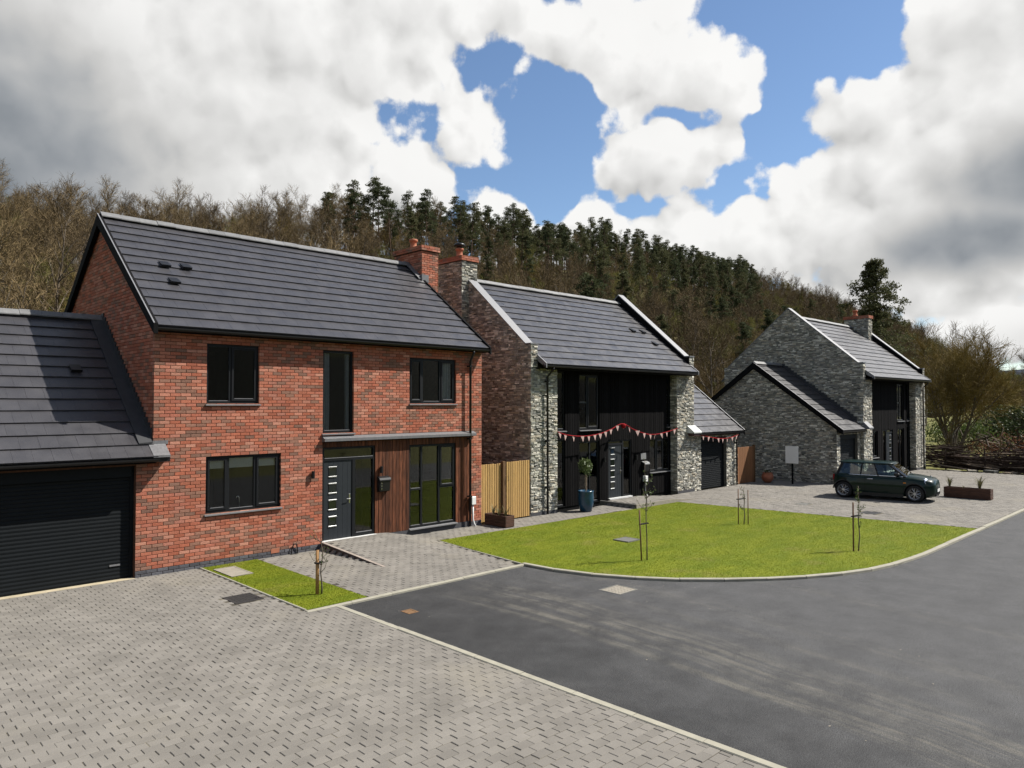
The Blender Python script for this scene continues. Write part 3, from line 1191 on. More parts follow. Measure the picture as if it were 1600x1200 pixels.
# ---------------------------------------------------------------- building kit
def roof_slope(root, name, u0, u1, ve, ze, vr, zr, seed, limit=300, gauge=.39, tw=.33, tile=None):
    """front slope: deck (part) with tiles (sub-parts); (ve,ze) is the lower edge of the tiles' top face"""
    rng = np.random.default_rng(seed)
    L = math.hypot(vr - ve, zr - ze)
    c, s = (vr - ve) / L, (zr - ze) / L
    td = (0, c, s)
    nd = (0, -s, c)
    o = np.array([0, ve, ze]) - .050 * np.array(nd)
    m = MB()
    m.add([tuple(o + np.array([u, 0, 0]) + t * np.array(td) + h * np.array(nd)) for u in (u0 + .004, u1 - .004) for t, h in ((.05, -.10), (L, -.10), (L, .002), (.02, .002))],
          [(0, 1, 2, 3), (7, 6, 5, 4), (0, 4, 5, 1), (1, 5, 6, 2), (2, 6, 7, 3), (3, 7, 4, 0)])
    deck = m.build(name, MT['black_matt'], root)
    R, full = [], []
    n = int(math.ceil(L / gauge))
    for i in range(n):
        t0 = i * gauge
        t1 = min(t0 + gauge + .06, L)
        off = u0 - (tw / 2 if i % 2 else 0)
        k = 0
        while off + k * tw < u1 - .01:
            a, b = max(u0, off + k * tw), min(u1, off + (k + 1) * tw)
            k += 1
            if b - a < .03:
                continue
            j = rng.normal(0, .0010)
            R.append((a + .0008, b - .0008, t0 + rng.normal(0, .0008), t1, .050 + j, .014))
            full.append(b - a > tw - .001 and t1 - t0 > gauge + .055)
    R = np.array(R)
    full = np.array(full)
    cen = o + np.array([(R[:, 0] + R[:, 1]) / 2, 0 * R[:, 0], 0 * R[:, 0]]).T + ((R[:, 2] + R[:, 3]) / 2)[:, None] * np.array(td)
    one, rest = split_nearest(R, cen, full, limit)
    me = unit_piece('tile', tw - .0016, gauge + .06, .050, .014, .0015, .002, tile or MT['tile'])
    for i in one:
        p = o + np.array([R[i, 0], 0, 0]) + R[i, 2] * np.array(td) + (R[i, 4] - .050) * np.array(nd)
        single('tile', me, basis(p, X, td, nd), deck, rng)
    if len(rest):
        q = mesh_obj('tile_field', pieces_mesh('tile_field', R[rest], o, X, td, nd, .0015, .002, rng), tile or MT['tile'], deck)
        tag(q, kind='stuff')
    return deck


def rear_slope(root, u0, u1, vr, zr, vb, zb):
    m = MB()
    m.prism([(vr, zr - .03), (vb, zb - .03), (vb, zb - .15), (vr, zr - .15)], 0, u0, u1)
    return m.build('rear_slope', MT['tile'], root)


def ridge_tiles(root, u0, u1, v, z, seed, step=.45):
    rng = np.random.default_rng(seed)
    n = max(1, int(round((u1 - u0) / step)))
    w = (u1 - u0) / n
    m = MB()
    pr = [(-.14, -.085), (0, .035), (.14, -.085), (.14, -.11), (0, .008), (-.14, -.11)]
    m.prism(pr, 0, .003, w - .003)
    me = m.mesh('ridge_tile')
    me.materials.append(MT['ridge'])
    for i in range(n):
        single('ridge_tile', me, Matrix.Translation((u0 + i * w, v, z + float(rng.normal(0, .003)))), root, rng)


def tile_vent(root, u, v, z, slope):
    L = math.hypot(1, slope)
    td = Vector((0, 1 / L, slope / L))
    nd = Vector((0, -slope / L, 1 / L))
    o = Vector((u, v, z))
    m = MB()
    pts = [(-.11, -.12, .01), (.11, -.12, .01), (.11, .16, .01), (-.11, .16, .01), (-.11, -.12, .075), (.11, -.12, .075), (.11, .16, .02), (-.11, .16, .02)]
    m.add([tuple(o + Vector((a, 0, 0)) + td * b + nd * c) for a, b, c in pts], [(0, 3, 2, 1), (4, 5, 6, 7), (0, 1, 5, 4), (1, 2, 6, 5), (2, 3, 7, 6), (3, 0, 4, 7)])
    vn = m.build('roof_vent', MT['black'], root)
    return vn


def window(root, u0, u1, z0, z1, v, cols, rows=(), sill=True, opener=(), name='window', depth=.07, fw=.055, glass=None):
    """frame (part) with panes, mullions, sashes and sill (sub-parts). cols: split positions in metres from u0"""
    m = MB()
    m.box(u0, u1, v, v + depth, z1 - fw, z1).box(u0, u1, v, v + depth, z0, z0 + fw)
    m.box(u0, u0 + fw, v, v + depth, z0 + fw, z1 - fw).box(u1 - fw, u1, v, v + depth, z0 + fw, z1 - fw)
    fr = m.build(name, MT['frame'], root)
    xs = [u0 + fw] + [u0 + c for c in cols] + [u1 - fw]
    for c in cols:
        m = MB()
        m.box(u0 + c - .03, u0 + c + .03, v + .003, v + depth - .003, z0 + fw, z1 - fw)
        m.build('mullion', MT['frame'], fr)
    for i in range(len(xs) - 1):
        a = xs[i] + (.03 if i else 0)
        b = xs[i + 1] - (.03 if i < len(xs) - 2 else 0)
        zz = [z0 + fw] + [z0 + r for (ci, r) in rows if ci == i] + [z1 - fw]
        for k in range(len(zz) - 1):
            p = zz[k] + (.025 if k else 0)
            q = zz[k + 1] - (.025 if k < len(zz) - 2 else 0)
            if k:
                m = MB()
                m.box(a, b, v + .002, v + depth - .004, zz[k] - .025, zz[k] + .025)
                m.build('transom', MT['frame'], fr)
            if (i, k) in opener or (i in opener):
                m = MB()
                s = .05
                m.box(a + .004, b - .004, v - .016, v + .03, q - s, q - .004).box(a + .004, b - .004, v - .016, v + .03, p + .004, p + s)
                m.box(a + .004, a + s, v - .016, v + .03, p + s, q - s).box(b - s, b - .004, v - .016, v + .03, p + s, q - s)
                m.build('sash', MT['frame'], fr)
                m = MB()
                m.box(a + s, b - s, v + .006, v + .018, p + s, q - s)
            else:
                m = MB()
                m.box(a, b, v + .028, v + .040, p, q)
            m.build('pane', glass or MT['glass'], fr)
            # pale glazing gasket at the foot of the pane catches the light
            m = MB()
            e = s if ((i, k) in opener or i in opener) else 0
            m.box(a + .02 + e, b - .02 - e, v + .0 if not e else v - .012, v + .027 if not e else v + .005, p + e + .001, p + e + .014)
            m.build('glazing_bead', MT['sill'], fr)
    if sill:
        m = MB()
        m.prism([(v + depth, z0 - .004), (-.055 + (v - .06), z0 - .022), (-.055 + (v - .06), z0 - .05), (v + depth, z0 - .05)], 0, u0 - .03, u1 + .03)
        m.build('sill', MT['sill'], fr)
    return fr


def front_door(root, u0, u1, z0, z1, v, lights=4, mirror=False):
    """composite door leaf with small square lights; handle at the other side"""
    m = MB()
    n = 6
    for i in range(n):
        a, b = u0 + (u1 - u0) * i / n, u0 + (u1 - u0) * (i + 1) / n
        m.bbox(a, b, v, v + .05, z0, z1, .004)
    d = m.build('door', MT['door'], root)
    W_ = u1 - u0
    H_ = z1 - z0
    hinge = (lambda x: u1 - x) if mirror else (lambda x: u0 + x)
    for k in range(lights):
        zc = z0 + .45 + .42 * k
        xa, xb = sorted((hinge(.13), hinge(.37)))
        m = MB()
        m.box(xa + .02, xb - .02, v - .004, v + .004, zc - .11, zc + .11)
        m.build('door_light', MT['glass_dark'], d)
        m = MB()
        m.bbox(xa, xb, v - .018, v + .002, zc + .105, zc + .14, .006)
        m.bbox(xa, xb, v - .018, v + .002, zc - .14, zc - .105, .006)
        m.build('light_trim', MT['steel_trim'], d)
        m = MB()
        m.box(xa + .004, xa + .02, v - .008, v + .002, zc - .105, zc + .105).box(xb - .02, xb - .004, v - .008, v + .002, zc - .105, zc + .105)
        m.build('light_jamb', MT['black'], d)
    hx = hinge(W_ - .07)
    m = MB()
    m.bbox(hx - .02, hx + .02, v - .012, v + .002, z0 + H_ * .44, z0 + H_ * .56, .004)
    sgn = 1 if mirror else -1
    m.tube([(hx, v - .01, z0 + H_ * .50), (hx, v - .055, z0 + H_ * .50), (hx + sgn * .12, v - .06, z0 + H_ * .50)], .010, 8)
    m.build('handle', MT['chrome'], d)
    return d


MT['glass_dark'] = M('door_light_glass', (.012, .016, .012), .06, .6, amp=.1)
MT['steel_trim'] = M('brushed_steel', (.55, .56, .56), .3, .5, metal=.9, amp=.05)


def gutter(root, u0, u1, v, z):
    m = MB()
    pts = [(-.055, .0), (-.052, -.03), (-.03, -.06), (.0, -.07), (.03, -.06), (.05, -.03), (.05, .0), (.042, .0), (.0, -.055), (-.045, .0)]
    m.prism([(v + a, z + b) for a, b in pts], 0, u0, u1)
    return m.build('gutter', MT['black'], root)


def fascia(root, u0, u1, v, z0, z1, vw):
    m = MB()
    m.box(u0, u1, v - .012, v + .012, z0, z1)
    m.box(u0 + .003, u1 - .003, v + .0121, vw, z0 + .003, z0 + .014)
    return m.build('fascia', MT['black_matt'], root)


def downpipe(root, u, v_g, z_g, v, z0):
    m = MB()
    m.tube([(u, v_g, z_g), (u, v_g, z_g - .06), (u, v, z_g - .30), (u, v, z0 + .02)], .036, 10)
    p = m.build('downpipe', MT['black'], root, smooth=True)
    m = MB()
    for z in (z_g - .45, (z_g + z0) * .5, z0 + .9):
        m.box(u - .05, u + .05, v - .042, v + .10, z - .02, z + .02)
    m.build('pipe_clip', MT['black'], p)
    return p


def wall_light(root, u, v, z):
    m = MB()
    m.tube([(u, v - .06, z - .09), (u, v - .06, z + .09)], .042, 12)
    m.box(u - .02, u + .02, v - .03, v - .004, z - .04, z + .04)
    return m.build('wall_light', MT['black'], root)


def roller_door(root, u0, u1, z0, z1, v):
    m = MB()
    m.box(u0 - .002, u0 + .07, v - .03, v + .05, z0, z1).box(u1 - .07, u1 + .002, v - .03, v + .05, z0, z1)
    m.box(u0 + .07, u1 - .07, v - .10, v + .05, z1 - .22, z1)
    d = m.build('garage_door', MT['roller'], root)
    h = .077
    n = int((z1 - .22 - z0) / h)
    h = (z1 - .22 - z0) / n
    mm = MB()
    mm.prism([(.0, .0), (-.006, .004), (-.012, h * .5), (-.006, h - .005), (.0, h - .001), (.02, h - .001), (.02, 0)], 0, u0 + .072, u1 - .072)
    me = mm.mesh('door_slat')
    me.materials.append(MT['roller'])
    rng = np.random.default_rng(5)
    for i in range(n):
        single('door_slat', me, Matrix.Translation((0, v, z0 + i * h)), d, rng)
    return d


def boards(root, u0, u1, z0, z1, v, w, mat, seed, openings=(), name='board', th=.024):
    rng = np.random.default_rng(seed)
    n = max(1, int(round((u1 - u0) / w)))
    for i in range(n):
        a, b = u0 + (u1 - u0) * i / n, u0 + (u1 - u0) * (i + 1) / n
        ivs = [(z0, z1)]
        for (o0, o1, p0, p1) in openings:
            if o0 < (a + b) / 2 < o1:
                ivs = subtract(ivs, p0, p1)
        for (p, q) in ivs:
            m = MB()
            j = float(rng.normal(0, .002))
            m.bbox(a + .004, b - .004, v + j, v + th, p, q, .004)
            o = m.build(name, mat, root, fix=True)
            o.color = (float(rng.random()), float(rng.random()), 0, 1)


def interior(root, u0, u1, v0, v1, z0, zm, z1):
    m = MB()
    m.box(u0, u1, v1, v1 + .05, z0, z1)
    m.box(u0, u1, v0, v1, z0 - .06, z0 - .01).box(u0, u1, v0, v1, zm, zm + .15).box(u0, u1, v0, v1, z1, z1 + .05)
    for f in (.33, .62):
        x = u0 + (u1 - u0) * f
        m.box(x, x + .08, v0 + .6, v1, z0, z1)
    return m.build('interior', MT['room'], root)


def curtain(u0, u1, z0, z1, v, label, mat, gather=0.):
    """hanging cloth with folds"""
    n, r = 28, 10
    V, F = [], []
    for k in range(r + 1):
        z = z1 + (z0 - z1) * k / r
        for i in range(n + 1):
            f = i / n
            t = k / r
            half = 1 - gather * math.sin(min(1, t * 1.25) * math.pi) ** 2
            x = u1 - (u1 - u0) * half * (1 - f)
            V.append((x, v + .035 * math.sin(f * n * .9) + .01 * math.sin(t * 4 + f * 9), z))
    for k in range(r):
        for i in range(n):
            F.append((k * (n + 1) + i, k * (n + 1) + i + 1, (k + 1) * (n + 1) + i + 1, (k + 1) * (n + 1) + i))
    m = MB()
    m.add(V, F)
    o = m.build('curtain', mat, smooth=True, fix=False)
    return tag(o, label, 'curtain')


def chimney_stack(root, u0, u1, v0, v1, z0, z1, kind, seed, capz=.15):
    rng = np.random.default_rng(seed)
    m = MB()
    m.box(u0 + .012, u1 - .012, v0 + .012, v1 - .012, z0, z1 - .01)
    ch = m.build('chimney', MT['mortar'] if kind == 'brick' else MT['stone_joint'], root)
    faces = [((u0, v0, 0), X, NY, u1 - u0), ((u0, v1, 0), NY, NX, v1 - v0), ((u1, v0, 0), Y, X, v1 - v0)]
    zt = z1 - capz
    for k, (o, sd, nd, ln) in enumerate(faces):
        if kind == 'brick':
            R, _ = brick_courses(lambda z: (0, ln), z0, zt, rng)
            me = pieces_mesh('chimney_brickwork', R, o, sd, Z, nd, .004, -.012, rng)
            mt = MT['brick']
        else:
            R = stone_courses(lambda z: (0, ln), z0, zt, rng)
            me = pieces_mesh('chimney_stonework', R, o, sd, Z, nd, .008, -.012, rng)
            mt = MT['stone']
        tag(mesh_obj(me.name, me, mt, ch), kind='stuff')
    # projecting cap of two brick courses
    e = .05
    m = MB()
    m.box(u0 - e + .01, u1 + e - .01, v0 - e + .01, v1 + e - .01, zt, z1 - .004)
    cap = m.build('chimney_cap', MT['mortar'], ch)
    for (o, sd, nd, ln) in [((u0 - e, v0 - e, 0), X, NY, u1 - u0 + 2 * e), ((u0 - e, v1 + e, 0), NY, NX, v1 - v0 + 2 * e), ((u1 + e, v0 - e, 0), Y, X, v1 - v0 + 2 * e)]:
        R, _ = brick_courses(lambda z: (0, ln), zt, z1 + .001, rng)
        q = mesh_obj('cap_brickwork', pieces_mesh('cap_brickwork', R, o, sd, Z, nd, .004, -.012, rng), MT['brick'], ch)
        tag(q, kind='stuff')
    m = MB()
    m.prism([(u0 - e, v0 - e), (u1 + e, v0 - e), (u1 + e, v1 + e), (u0 - e, v1 + e)], 2, z1 - .002, z1 + .018)
    m.build('cap_mortar', MT['terracotta'], ch)
    return ch


def chimney_pot(ch, u, v, z, cowl=False):
    m = MB()
    m.lathe([(.13, 0), (.15, .03), (.15, .08), (.115, .12), (.108, .26), (.128, .29), (.15, .31), (.15, .37), (.12, .385)], 18, (u, v, z))
    p = m.build('chimney_pot', MT['terracotta'], ch, smooth=True)
    if cowl:
        m = MB()
        m.lathe([(.10, .34), (.10, .44), (.20, .45), (.20, .52), (.15, .56), (.02, .58)], 18, (u, v, z))
        m.build('cowl', MT['black'], p, smooth=True)


# ---------------------------------------------------------------- the brick house
def brick_house():
    H = empty('brick_house', (0, 0, 0), 0, 'red brick two storey house with dark tiled roof, timber porch panel and brick chimney', 'house')
    U1, VB = 9.45, 7.6
    ve, ze, vr, zr = -.30, 5.35, 3.8, 8.42
    rng = np.random.default_rng(21)
    W1, W2, W3 = (1.125, 2.3625, 3.675, 5.025), (4.05, 4.95, 2.925, 5.025), (6.75, 8.4375, 3.675, 4.95)
    G1 = (1.125, 2.925, 1.20, 2.475)
    CL = (4.05, 9.0, -.2, 2.70)
    ops = [W1, W2, W3, G1, CL]
    # front wall: backing with real openings, bricks in front
    m = MB()
    grow = [(a - .004, b + .004, c - .004, d + .004) for a, b, c, d in ops]
    for (a, b, c, d) in cells(-.32, U1 - .014, -.05, 5.23, grow + [(-.5, .014, 2.46, 6)]):
        m.box(a, b, .012, .28, c, d)
    wall = m.build('wall', MT['mortar'], H)
    R, full = brick_courses(lambda z: ((-.33 if z < 2.46 else 0), U1), .15, 5.30, rng, ops)
    cen = np.stack([(R[:, 0] + R[:, 1]) / 2, 0 * R[:, 0], (R[:, 2] + R[:, 3]) / 2], 1)
    one, rest = split_nearest(R, cen, full, 300)
    me = unit_piece('brick', .215, .065, .0, .0, .004, -.10, MT['brick'])
    for i in one:
        single('brick', me, basis((R[i, 0], -R[i, 4], R[i, 2]), X, Z, NY), wall, rng)
    tag(mesh_obj('brickwork', pieces_mesh('brickwork', R[rest], (0, 0, 0), X, Z, NY, .004, -.10, rng), MT['brick'], wall), kind='stuff')
    R, _ = brick_courses(lambda z: (-.33, U1), 0, .151, rng, [CL])
    tag(mesh_obj('plinth_brickwork', pieces_mesh('plinth_brickwork', R, (0, -.004, 0), X, Z, NY, .004, -.10, rng), MT['plinth_brick'], wall), kind='stuff')
    # gables and rear
    k = (zr - ze) / (vr - ve)

    def rake(z):
        """extent in v of the gable wall at height z"""
        if z <= 5.2:
            return 0., VB
        d = (z + .12 - ze) / k + ve
        return max(0, d), min(VB, 2 * vr - d)
    m = MB()
    m.prism([(.013, -.05), (VB, -.05), (VB, 5.2), (vr, zr - .13), (.013, 5.2)], 0, .012, .28)
    gl = m.build('gable_wall', MT['mortar'], H)
    R, _ = brick_courses(lambda z: (-rake(z)[1], -rake(z)[0]), 2.25, 8.3, rng)
    tag(mesh_obj('gable_brickwork', pieces_mesh('gable_brickwork', R, (0, 0, 0), NY, Z, NX, .004, -.012, rng), MT['brick'], gl), kind='stuff')
    m = MB()
    m.prism([(.013, -.05), (VB, -.05), (VB, 5.2), (vr, zr - .13), (.013, 5.2)], 0, U1 - .28, U1 - .012)
    gr = m.build('gable_wall', MT['mortar'], H)
    R, _ = brick_courses(lambda z: rake(z), 0, 8.3, rng)
    tag(mesh_obj('gable_brickwork', pieces_mesh('gable_brickwork', R, (U1, 0, 0), Y, Z, X, .004, -.012, rng), MT['brick'], gr), kind='stuff')
    m = MB()
    m.box(.29, U1 - .29, VB - .28, VB, -.05, 5.2)
    m.build('rear_wall', MT['brick'], H)
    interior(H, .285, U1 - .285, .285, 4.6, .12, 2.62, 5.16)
    # roof
    rf = roof_slope(H, 'roof', -.06, U1 + .06, ve, ze, vr, zr, 31, 300)
    rear_slope(H, -.06, U1 + .06, vr, zr, VB + .3, ze)
    ridge_tiles(rf, -.06, 9.36, vr, zr + .05, 3)
    for p in ((.86, 1.93, 7.02), (1.36, 1.94, 7.03), (.86, 1.29, 6.54)):
        tile_vent(rf, *p, k)
    # verges: dark dry-verge strips with bargeboards
    for (a, b) in ((-.13, -.04), (U1 + .04, U1 + .10)):
        m = MB()
        m.prism([(ve - .03, ze - .20), (ve - .03, ze + .02), (vr, zr + .025), (2 * vr - ve + .03, ze + .02), (2 * vr - ve + .03, ze - .20), (vr, zr - .27)], 0, a, b)
        m.build('bargeboard', MT['black_matt'], H)
    m = MB()
    m.prism([(ve - .03, ze + .021), (vr, zr + .026), (vr, zr + .036), (ve - .03, ze + .031)], 0, -.132, -.105)
    m.build('verge_trim', MT['coping'], H)
    fascia(H, -.03, U1 + .03, -.20, 5.21, 5.345, -.012)
    gutter(H, -.05, U1 + .07, -.268, 5.295)
    downpipe(H, 8.9, -.262, 5.23, -.11, 0.02)
    # chimney outside the right gable
    ch = chimney_stack(H, 9.50, 10.20, 3.05, 4.62, -.05, 8.97, 'brick', 41)
    chimney_pot(ch, 9.82, 3.95, 8.985)
    m = MB()
    m.add([(9.30, 2.96, 7.82), (9.498, 2.96, 7.82), (9.498, 3.80, 8.48), (9.30, 3.80, 8.48), (9.30, 2.96, 7.85), (9.498, 2.96, 7.85), (9.498, 3.80, 8.52), (9.30, 3.80, 8.52)],
          [(0, 3, 2, 1), (4, 5, 6, 7), (0, 1, 5, 4), (1, 2, 6, 5), (2, 3, 7, 6), (3, 0, 4, 7)])
    m.box(9.42, 9.70, 2.93, 3.045, 7.72, 7.98)
    m.build('flashing', MT['lead'], ch)
    # windows
    window(H, *W1, .06, [.56], opener=(1,))
    window(H, *W2, .06, [], opener=(), sill=True)
    window(H, *W3, .06, [.48, 1.13], opener=(0, 2))
    window(H, *G1, .06, [.53, 1.18], opener=(0, 2))
    # timber panel with front door and tall glazing
    D = (4.07, 5.63, .19, 2.55)
    G3 = (6.77, 8.44, .21, 2.51)
    m = MB()
    for (a, b, c, d) in cells(4.0, 9.05, -.05, 2.71, [D, G3]):
        m.box(a, b, .055, .27, c, d)
    m.build('panel_backing', MT['black_matt'], H)
    boards(H, 4.055, 5.63, 2.56, 2.69, .02, .105, MT['wood'], 1)
    boards(H, 5.635, 6.765, .17, 2.69, .018, .113, MT['wood'], 2)
    boards(H, 6.77, 8.44, 2.52, 2.69, .02, .112, MT['wood'], 3)
    boards(H, 8.445, 8.995, .17, 2.69, .018, .11, MT['wood'], 4)
    m = MB()
    m.box(5.64, 9.0, .0, .05, -.03, .165)
    m.build('plinth', MT['plinth_brick'], H)
    window(H, *G3, .05, [.44, 1.07], rows=[(0, 1.06), (2, 1.06)], opener=((2, 1),), sill=True, name='glazed_screen')
    m = MB()
    m.box(4.07, 4.12, .04, .12, .19, 2.55).box(4.95, 5.04, .04, .12, .19, 2.22).box(5.58, 5.63, .04, .12, .19, 2.55)
    m.box(4.12, 5.58, .04, .12, 2.50, 2.55).box(4.12, 5.58, .038, .12, 2.21, 2.275)
    df = m.build('door_frame', MT['frame'], H)
    m = MB()
    m.box(4.12, 5.58, .078, .09, 2.275, 2.50).box(5.04, 5.58, .078, .09, .31, 2.21)
    m.build('pane', MT['glass'], df)
    m = MB()
    m.box(5.04, 5.58, .045, .11, .20, .31)
    m.build('sidelight_rail', MT['frame'], df)
    m = MB()
    m.box(4.13, 5.57, .030, .040, 2.272, 2.288).box(5.07, 5.55, .040, .047, .295, .32)
    m.build('glazing_bead', MT['sill'], df)
    front_door(H, 4.125, 4.945, .215, 2.205, .06)
    m = MB()
    m.box(4.05, 5.66, -.06, .12, .165, .205)
    m.build('threshold', MT['white'], H)
    # lead-topped canopy strip over the panel
    m = MB()
    m.prism([(.01, 2.85), (-.14, 2.785), (-.14, 2.715), (.01, 2.70)], 0, 4.03, 9.12)
    m.build('canopy', MT['lead'], H)
    wall_light(H, 3.76, 0, 1.9)
    wall_light(H, 5.80, .018, 1.9)
    # air brick, cable loop, service pipe
    m = MB()
    m.box(2.69, 2.905, -.008, .02, .10, .20)
    m.build('air_brick', MT['terracotta'], H)
    m = MB()
    m.tube([(3.20, -.03, .0), (3.21, -.04, .15), (3.26, -.045, .25), (3.32, -.045, .26), (3.36, -.03, .15), (3.37, -.02, .02)], .014, 6)
    m.build('cable_loop', MT['black'], H)
    m = MB()
    m.bbox(8.955, 9.12, -.13, -.004, .66, .90, .01)
    mb_ = m.build('meter_box', MT['white'], H)
    m = MB()
    m.tube([(9.04, -.07, .67), (9.04, -.07, .22), (9.07, -.09, .10), (9.10, -.13, .0)], .026, 8)
    m.build('service_pipe', MT['white'], mb_, smooth=True)
    return H


brick_house()

lb = empty('letter_box', (5.87, -.08, 1.5), 0, 'black letter box with rounded lid fixed to the brown timber boards', 'letter box')
m = MB()
m.prism([(.016, 1.30), (-.10, 1.33), (-.125, 1.62), (-.11, 1.68), (.016, 1.72)], 0, 5.70, 6.03)
m.build('body', MT['black'], lb)
m = MB()
m.prism([(.017, 1.722), (-.115, 1.684), (-.14, 1.63), (-.14, 1.60), (-.128, 1.60), (-.128, 1.63), (-.105, 1.675), (.017, 1.71)], 0, 5.685, 6.045)
m.build('lid', MT['black'], lb)
m = MB()
for z in (1.40, 1.47, 1.54):
    m.box(5.745, 5.765, -.127, -.10, z - .018, z + .018)
m.box(5.90, 5.98, -.132, -.12, 1.615, 1.63)
m.build('studs', MT['chrome'], lb)

curtain(4.10, 4.33, 2.98, 4.96, .19, 'pale grey curtain hanging in the tall upper window of the brick house', MT['curtain'])
curtain(4.80, 4.90, 2.98, 4.96, .19, 'narrow grey curtain edge facing the wider curtain in the same tall upper window', MT['curtain'])
curtain(7.98, 8.36, 3.68, 4.90, .19, 'pale curtain in the three pane upper window of the brick house', MT['curtain'])


def roller_blind(u0, u1, z0, z1, v, label):
    m = MB()
    m.box(u0, u1, v, v + .006, z0, z1).tube([(u0, v + .01, z1 + .02), (u1, v + .01, z1 + .02)], .02, 8)
    m.box(u0, u1, v - .006, v + .012, z0 - .012, z0)
    return tag(m.build('roller_blind', MT['blind'], None), label, 'blind')


roller_blind(1.22, 2.86, 2.20, 2.44,   .137, 'pale roller blind at the top of the kitchen window')
tap = empty('kitchen_tap', (2.02, .24, 1.2), 0, 'small chrome tap standing behind the kitchen window sill', 'tap')
m = MB()
m.tube([(2.02, .26, 1.17), (2.02, .26, 1.46), (2.0, .26, 1.50), (1.96, .26, 1.50), (1.94, .26, 1.44)], .012, 8)
m.build('spout', MT['chrome'], tap, smooth=True)
m = MB()
m.box(1.88, 2.24, .20, .30, 1.15, 1.22)
m.build('caddy', MT['white'], tap)


# ---------------------------------------------------------------- garages
def garage(name, label, u0, u1, v0, ridge_v, depth, ze, zr, door, skin, seed, left_gable=False, verge_right=True, jamb=(0, 0), rv=-.30, uover=(0, 0), g0=None):
    H = empty(name, ((u0 + u1) / 2, v0, 0), 0, label, 'garage')
    rng = np.random.default_rng(seed)
    ve = v0 + rv
    k = (zr - ze) / (ridge_v - ve)
    bk = MT['mortar'] if skin == 'brick' else MT['stone_joint']
    m = MB()
    for (a, b, c, d) in cells(u0, u1, -.05, ze - .12, [(door[0] - .003, door[1] + .003, -.2, door[2] + .003)]):
        m.box(a, b, v0 + .014, v0 + .30, c, d)
    w = m.build('wall', bk, H)
    if skin == 'stone':
        R = stone_courses(lambda z: (u0, u1), 0.02, ze - .10, rng, [(door[0], door[1], -.2, door[2])])
        tag(mesh_obj('stonework', pieces_mesh('stonework', R, (0, v0, 0), X, Z, NY, .008, -.10, rng), MT['stone'], w), kind='stuff')
    m = MB()
    zt = zr - .15
    m.prism([(v0 + .302, -.05), (v0 + depth, -.05), (v0 + depth, ze - .12), (ridge_v, zt), (v0 + .302, ze + .302 * k - .0)], 0, u0 + .012, u0 + .26)
    gl = m.build('gable_wall', bk, H)
    if left_gable:
        def ext(z):
            if z < ze - .1:
                return v0, v0 + depth
            d = (z + .16 - ze) / k + ve
            return max(v0, d), 2 * ridge_v - max(v0, d)
        R = stone_courses(lambda z: (-ext(z)[1], -ext(z)[0]), 0.02, zr - .2, rng)
        tag(mesh_obj('gable_stonework', pieces_mesh('gable_stonework', R, (u0, 0, 0), NY, Z, NX, .008, -.012, rng), MT['stone'], gl), kind='stuff')
    m = MB()
    m.prism([(v0 + .302, -.05), (v0 + depth, -.05), (v0 + depth, ze - .12), (ridge_v, zt), (v0 + .302, ze + .302 * k - .0)], 0, u1 - .26, u1 - .012)
    m.build('gable_wall', bk, H)
    ro0, ro1 = u0 - uover[0], u1 + uover[1]
    rf = roof_slope(H, 'roof', ro0, ro1, ve, ze, ridge_v, zr, seed + 1, 300)
    rear_slope(H, ro0, ro1, ridge_v, zr, v0 + depth + .3, ze)
    ridge_tiles(rf, ro0, ro1, ridge_v, zr + .05, seed)
    fascia(H, ro0 + .02, ro1 - .02, ve + .10, ze - .15, ze - .01, v0 - .012)
    gutter(H, ro0 - .02, ro1 + .02, ve + .035, ze - .05)
    dv = v0 + .16
    roller_door(H, door[0], door[1], .02, door[2], dv)
    for side, on in ((0, left_gable), (1, verge_right)):
        if on:
            a, b = ((ro0 - .05, ro0 + .005), (ro1 - .005, ro1 + .05))[side]
            m = MB()
            m.prism([(ve - .03, ze - .20), (ve - .03, ze + .015), (ridge_v, zr + .022), (2 * ridge_v - ve + .03, ze + .015), (2 * ridge_v - ve + .03, ze - .20), (ridge_v, zr - .30)], 0, a, b)
            m.build('bargeboard', MT['black_matt'], H)
            m = MB()
            m.prism([(ve - .03, ze + .0155), (ridge_v, zr + .0225), (ridge_v, zr + .034), (ve - .03, ze + .027)], 0, a - .002, b + .001)
            m.build('verge_trim', MT['coping'], H)
    return H, rf, k


G1H, g1roof, kk = garage('attached_garage', 'brick garage with black roller door and tiled roof joined to the red brick house', -6.2, -.0, 0., 3.72, 7.4, 2.57, 5.80,
                         (-5.0, -.335, 2.36), 'brick', 61, verge_right=False, rv=-.35)
tile_vent(g1roof, -1.0, 1.99, 4.44, kk)
m = MB()      # stepped lead flashing against the house gable and the lead roll at the eaves
st = []
for i in range(26):
    t = i / 26
    va, vb = .06 + 3.62 * t, .06 + 3.62 * (i + 1) / 26
    za = 2.57 + (va + .35) * kk
    m.box(-.034, -.001, va, vb, za + .0, za + .26)
m.add([(-.30, -.05, 2.57 + .30 * kk + .012), (-.034, -.05, 2.57 + .30 * kk + .012), (-.034, 3.66, 2.57 + 4.01 * kk + .012), (-.30, 3.66, 2.57 + 4.01 * kk + .012),
       (-.30, -.05, 2.57 + .30 * kk + .03), (-.034, -.05, 2.57 + .30 * kk + .05), (-.034, 3.66, 2.57 + 4.01 * kk + .05), (-.30, 3.66, 2.57 + 4.01 * kk + .03)],
      [(0, 3, 2, 1), (4, 5, 6, 7), (0, 1, 5, 4), (1, 2, 6, 5), (2, 3, 7, 6), (3, 0, 4, 7)])
m.build('stepped_flashing', M('flashing_dark', (.030, .031, .034), .55, .4, amp=.25, scale=5), G1H)
m = MB()
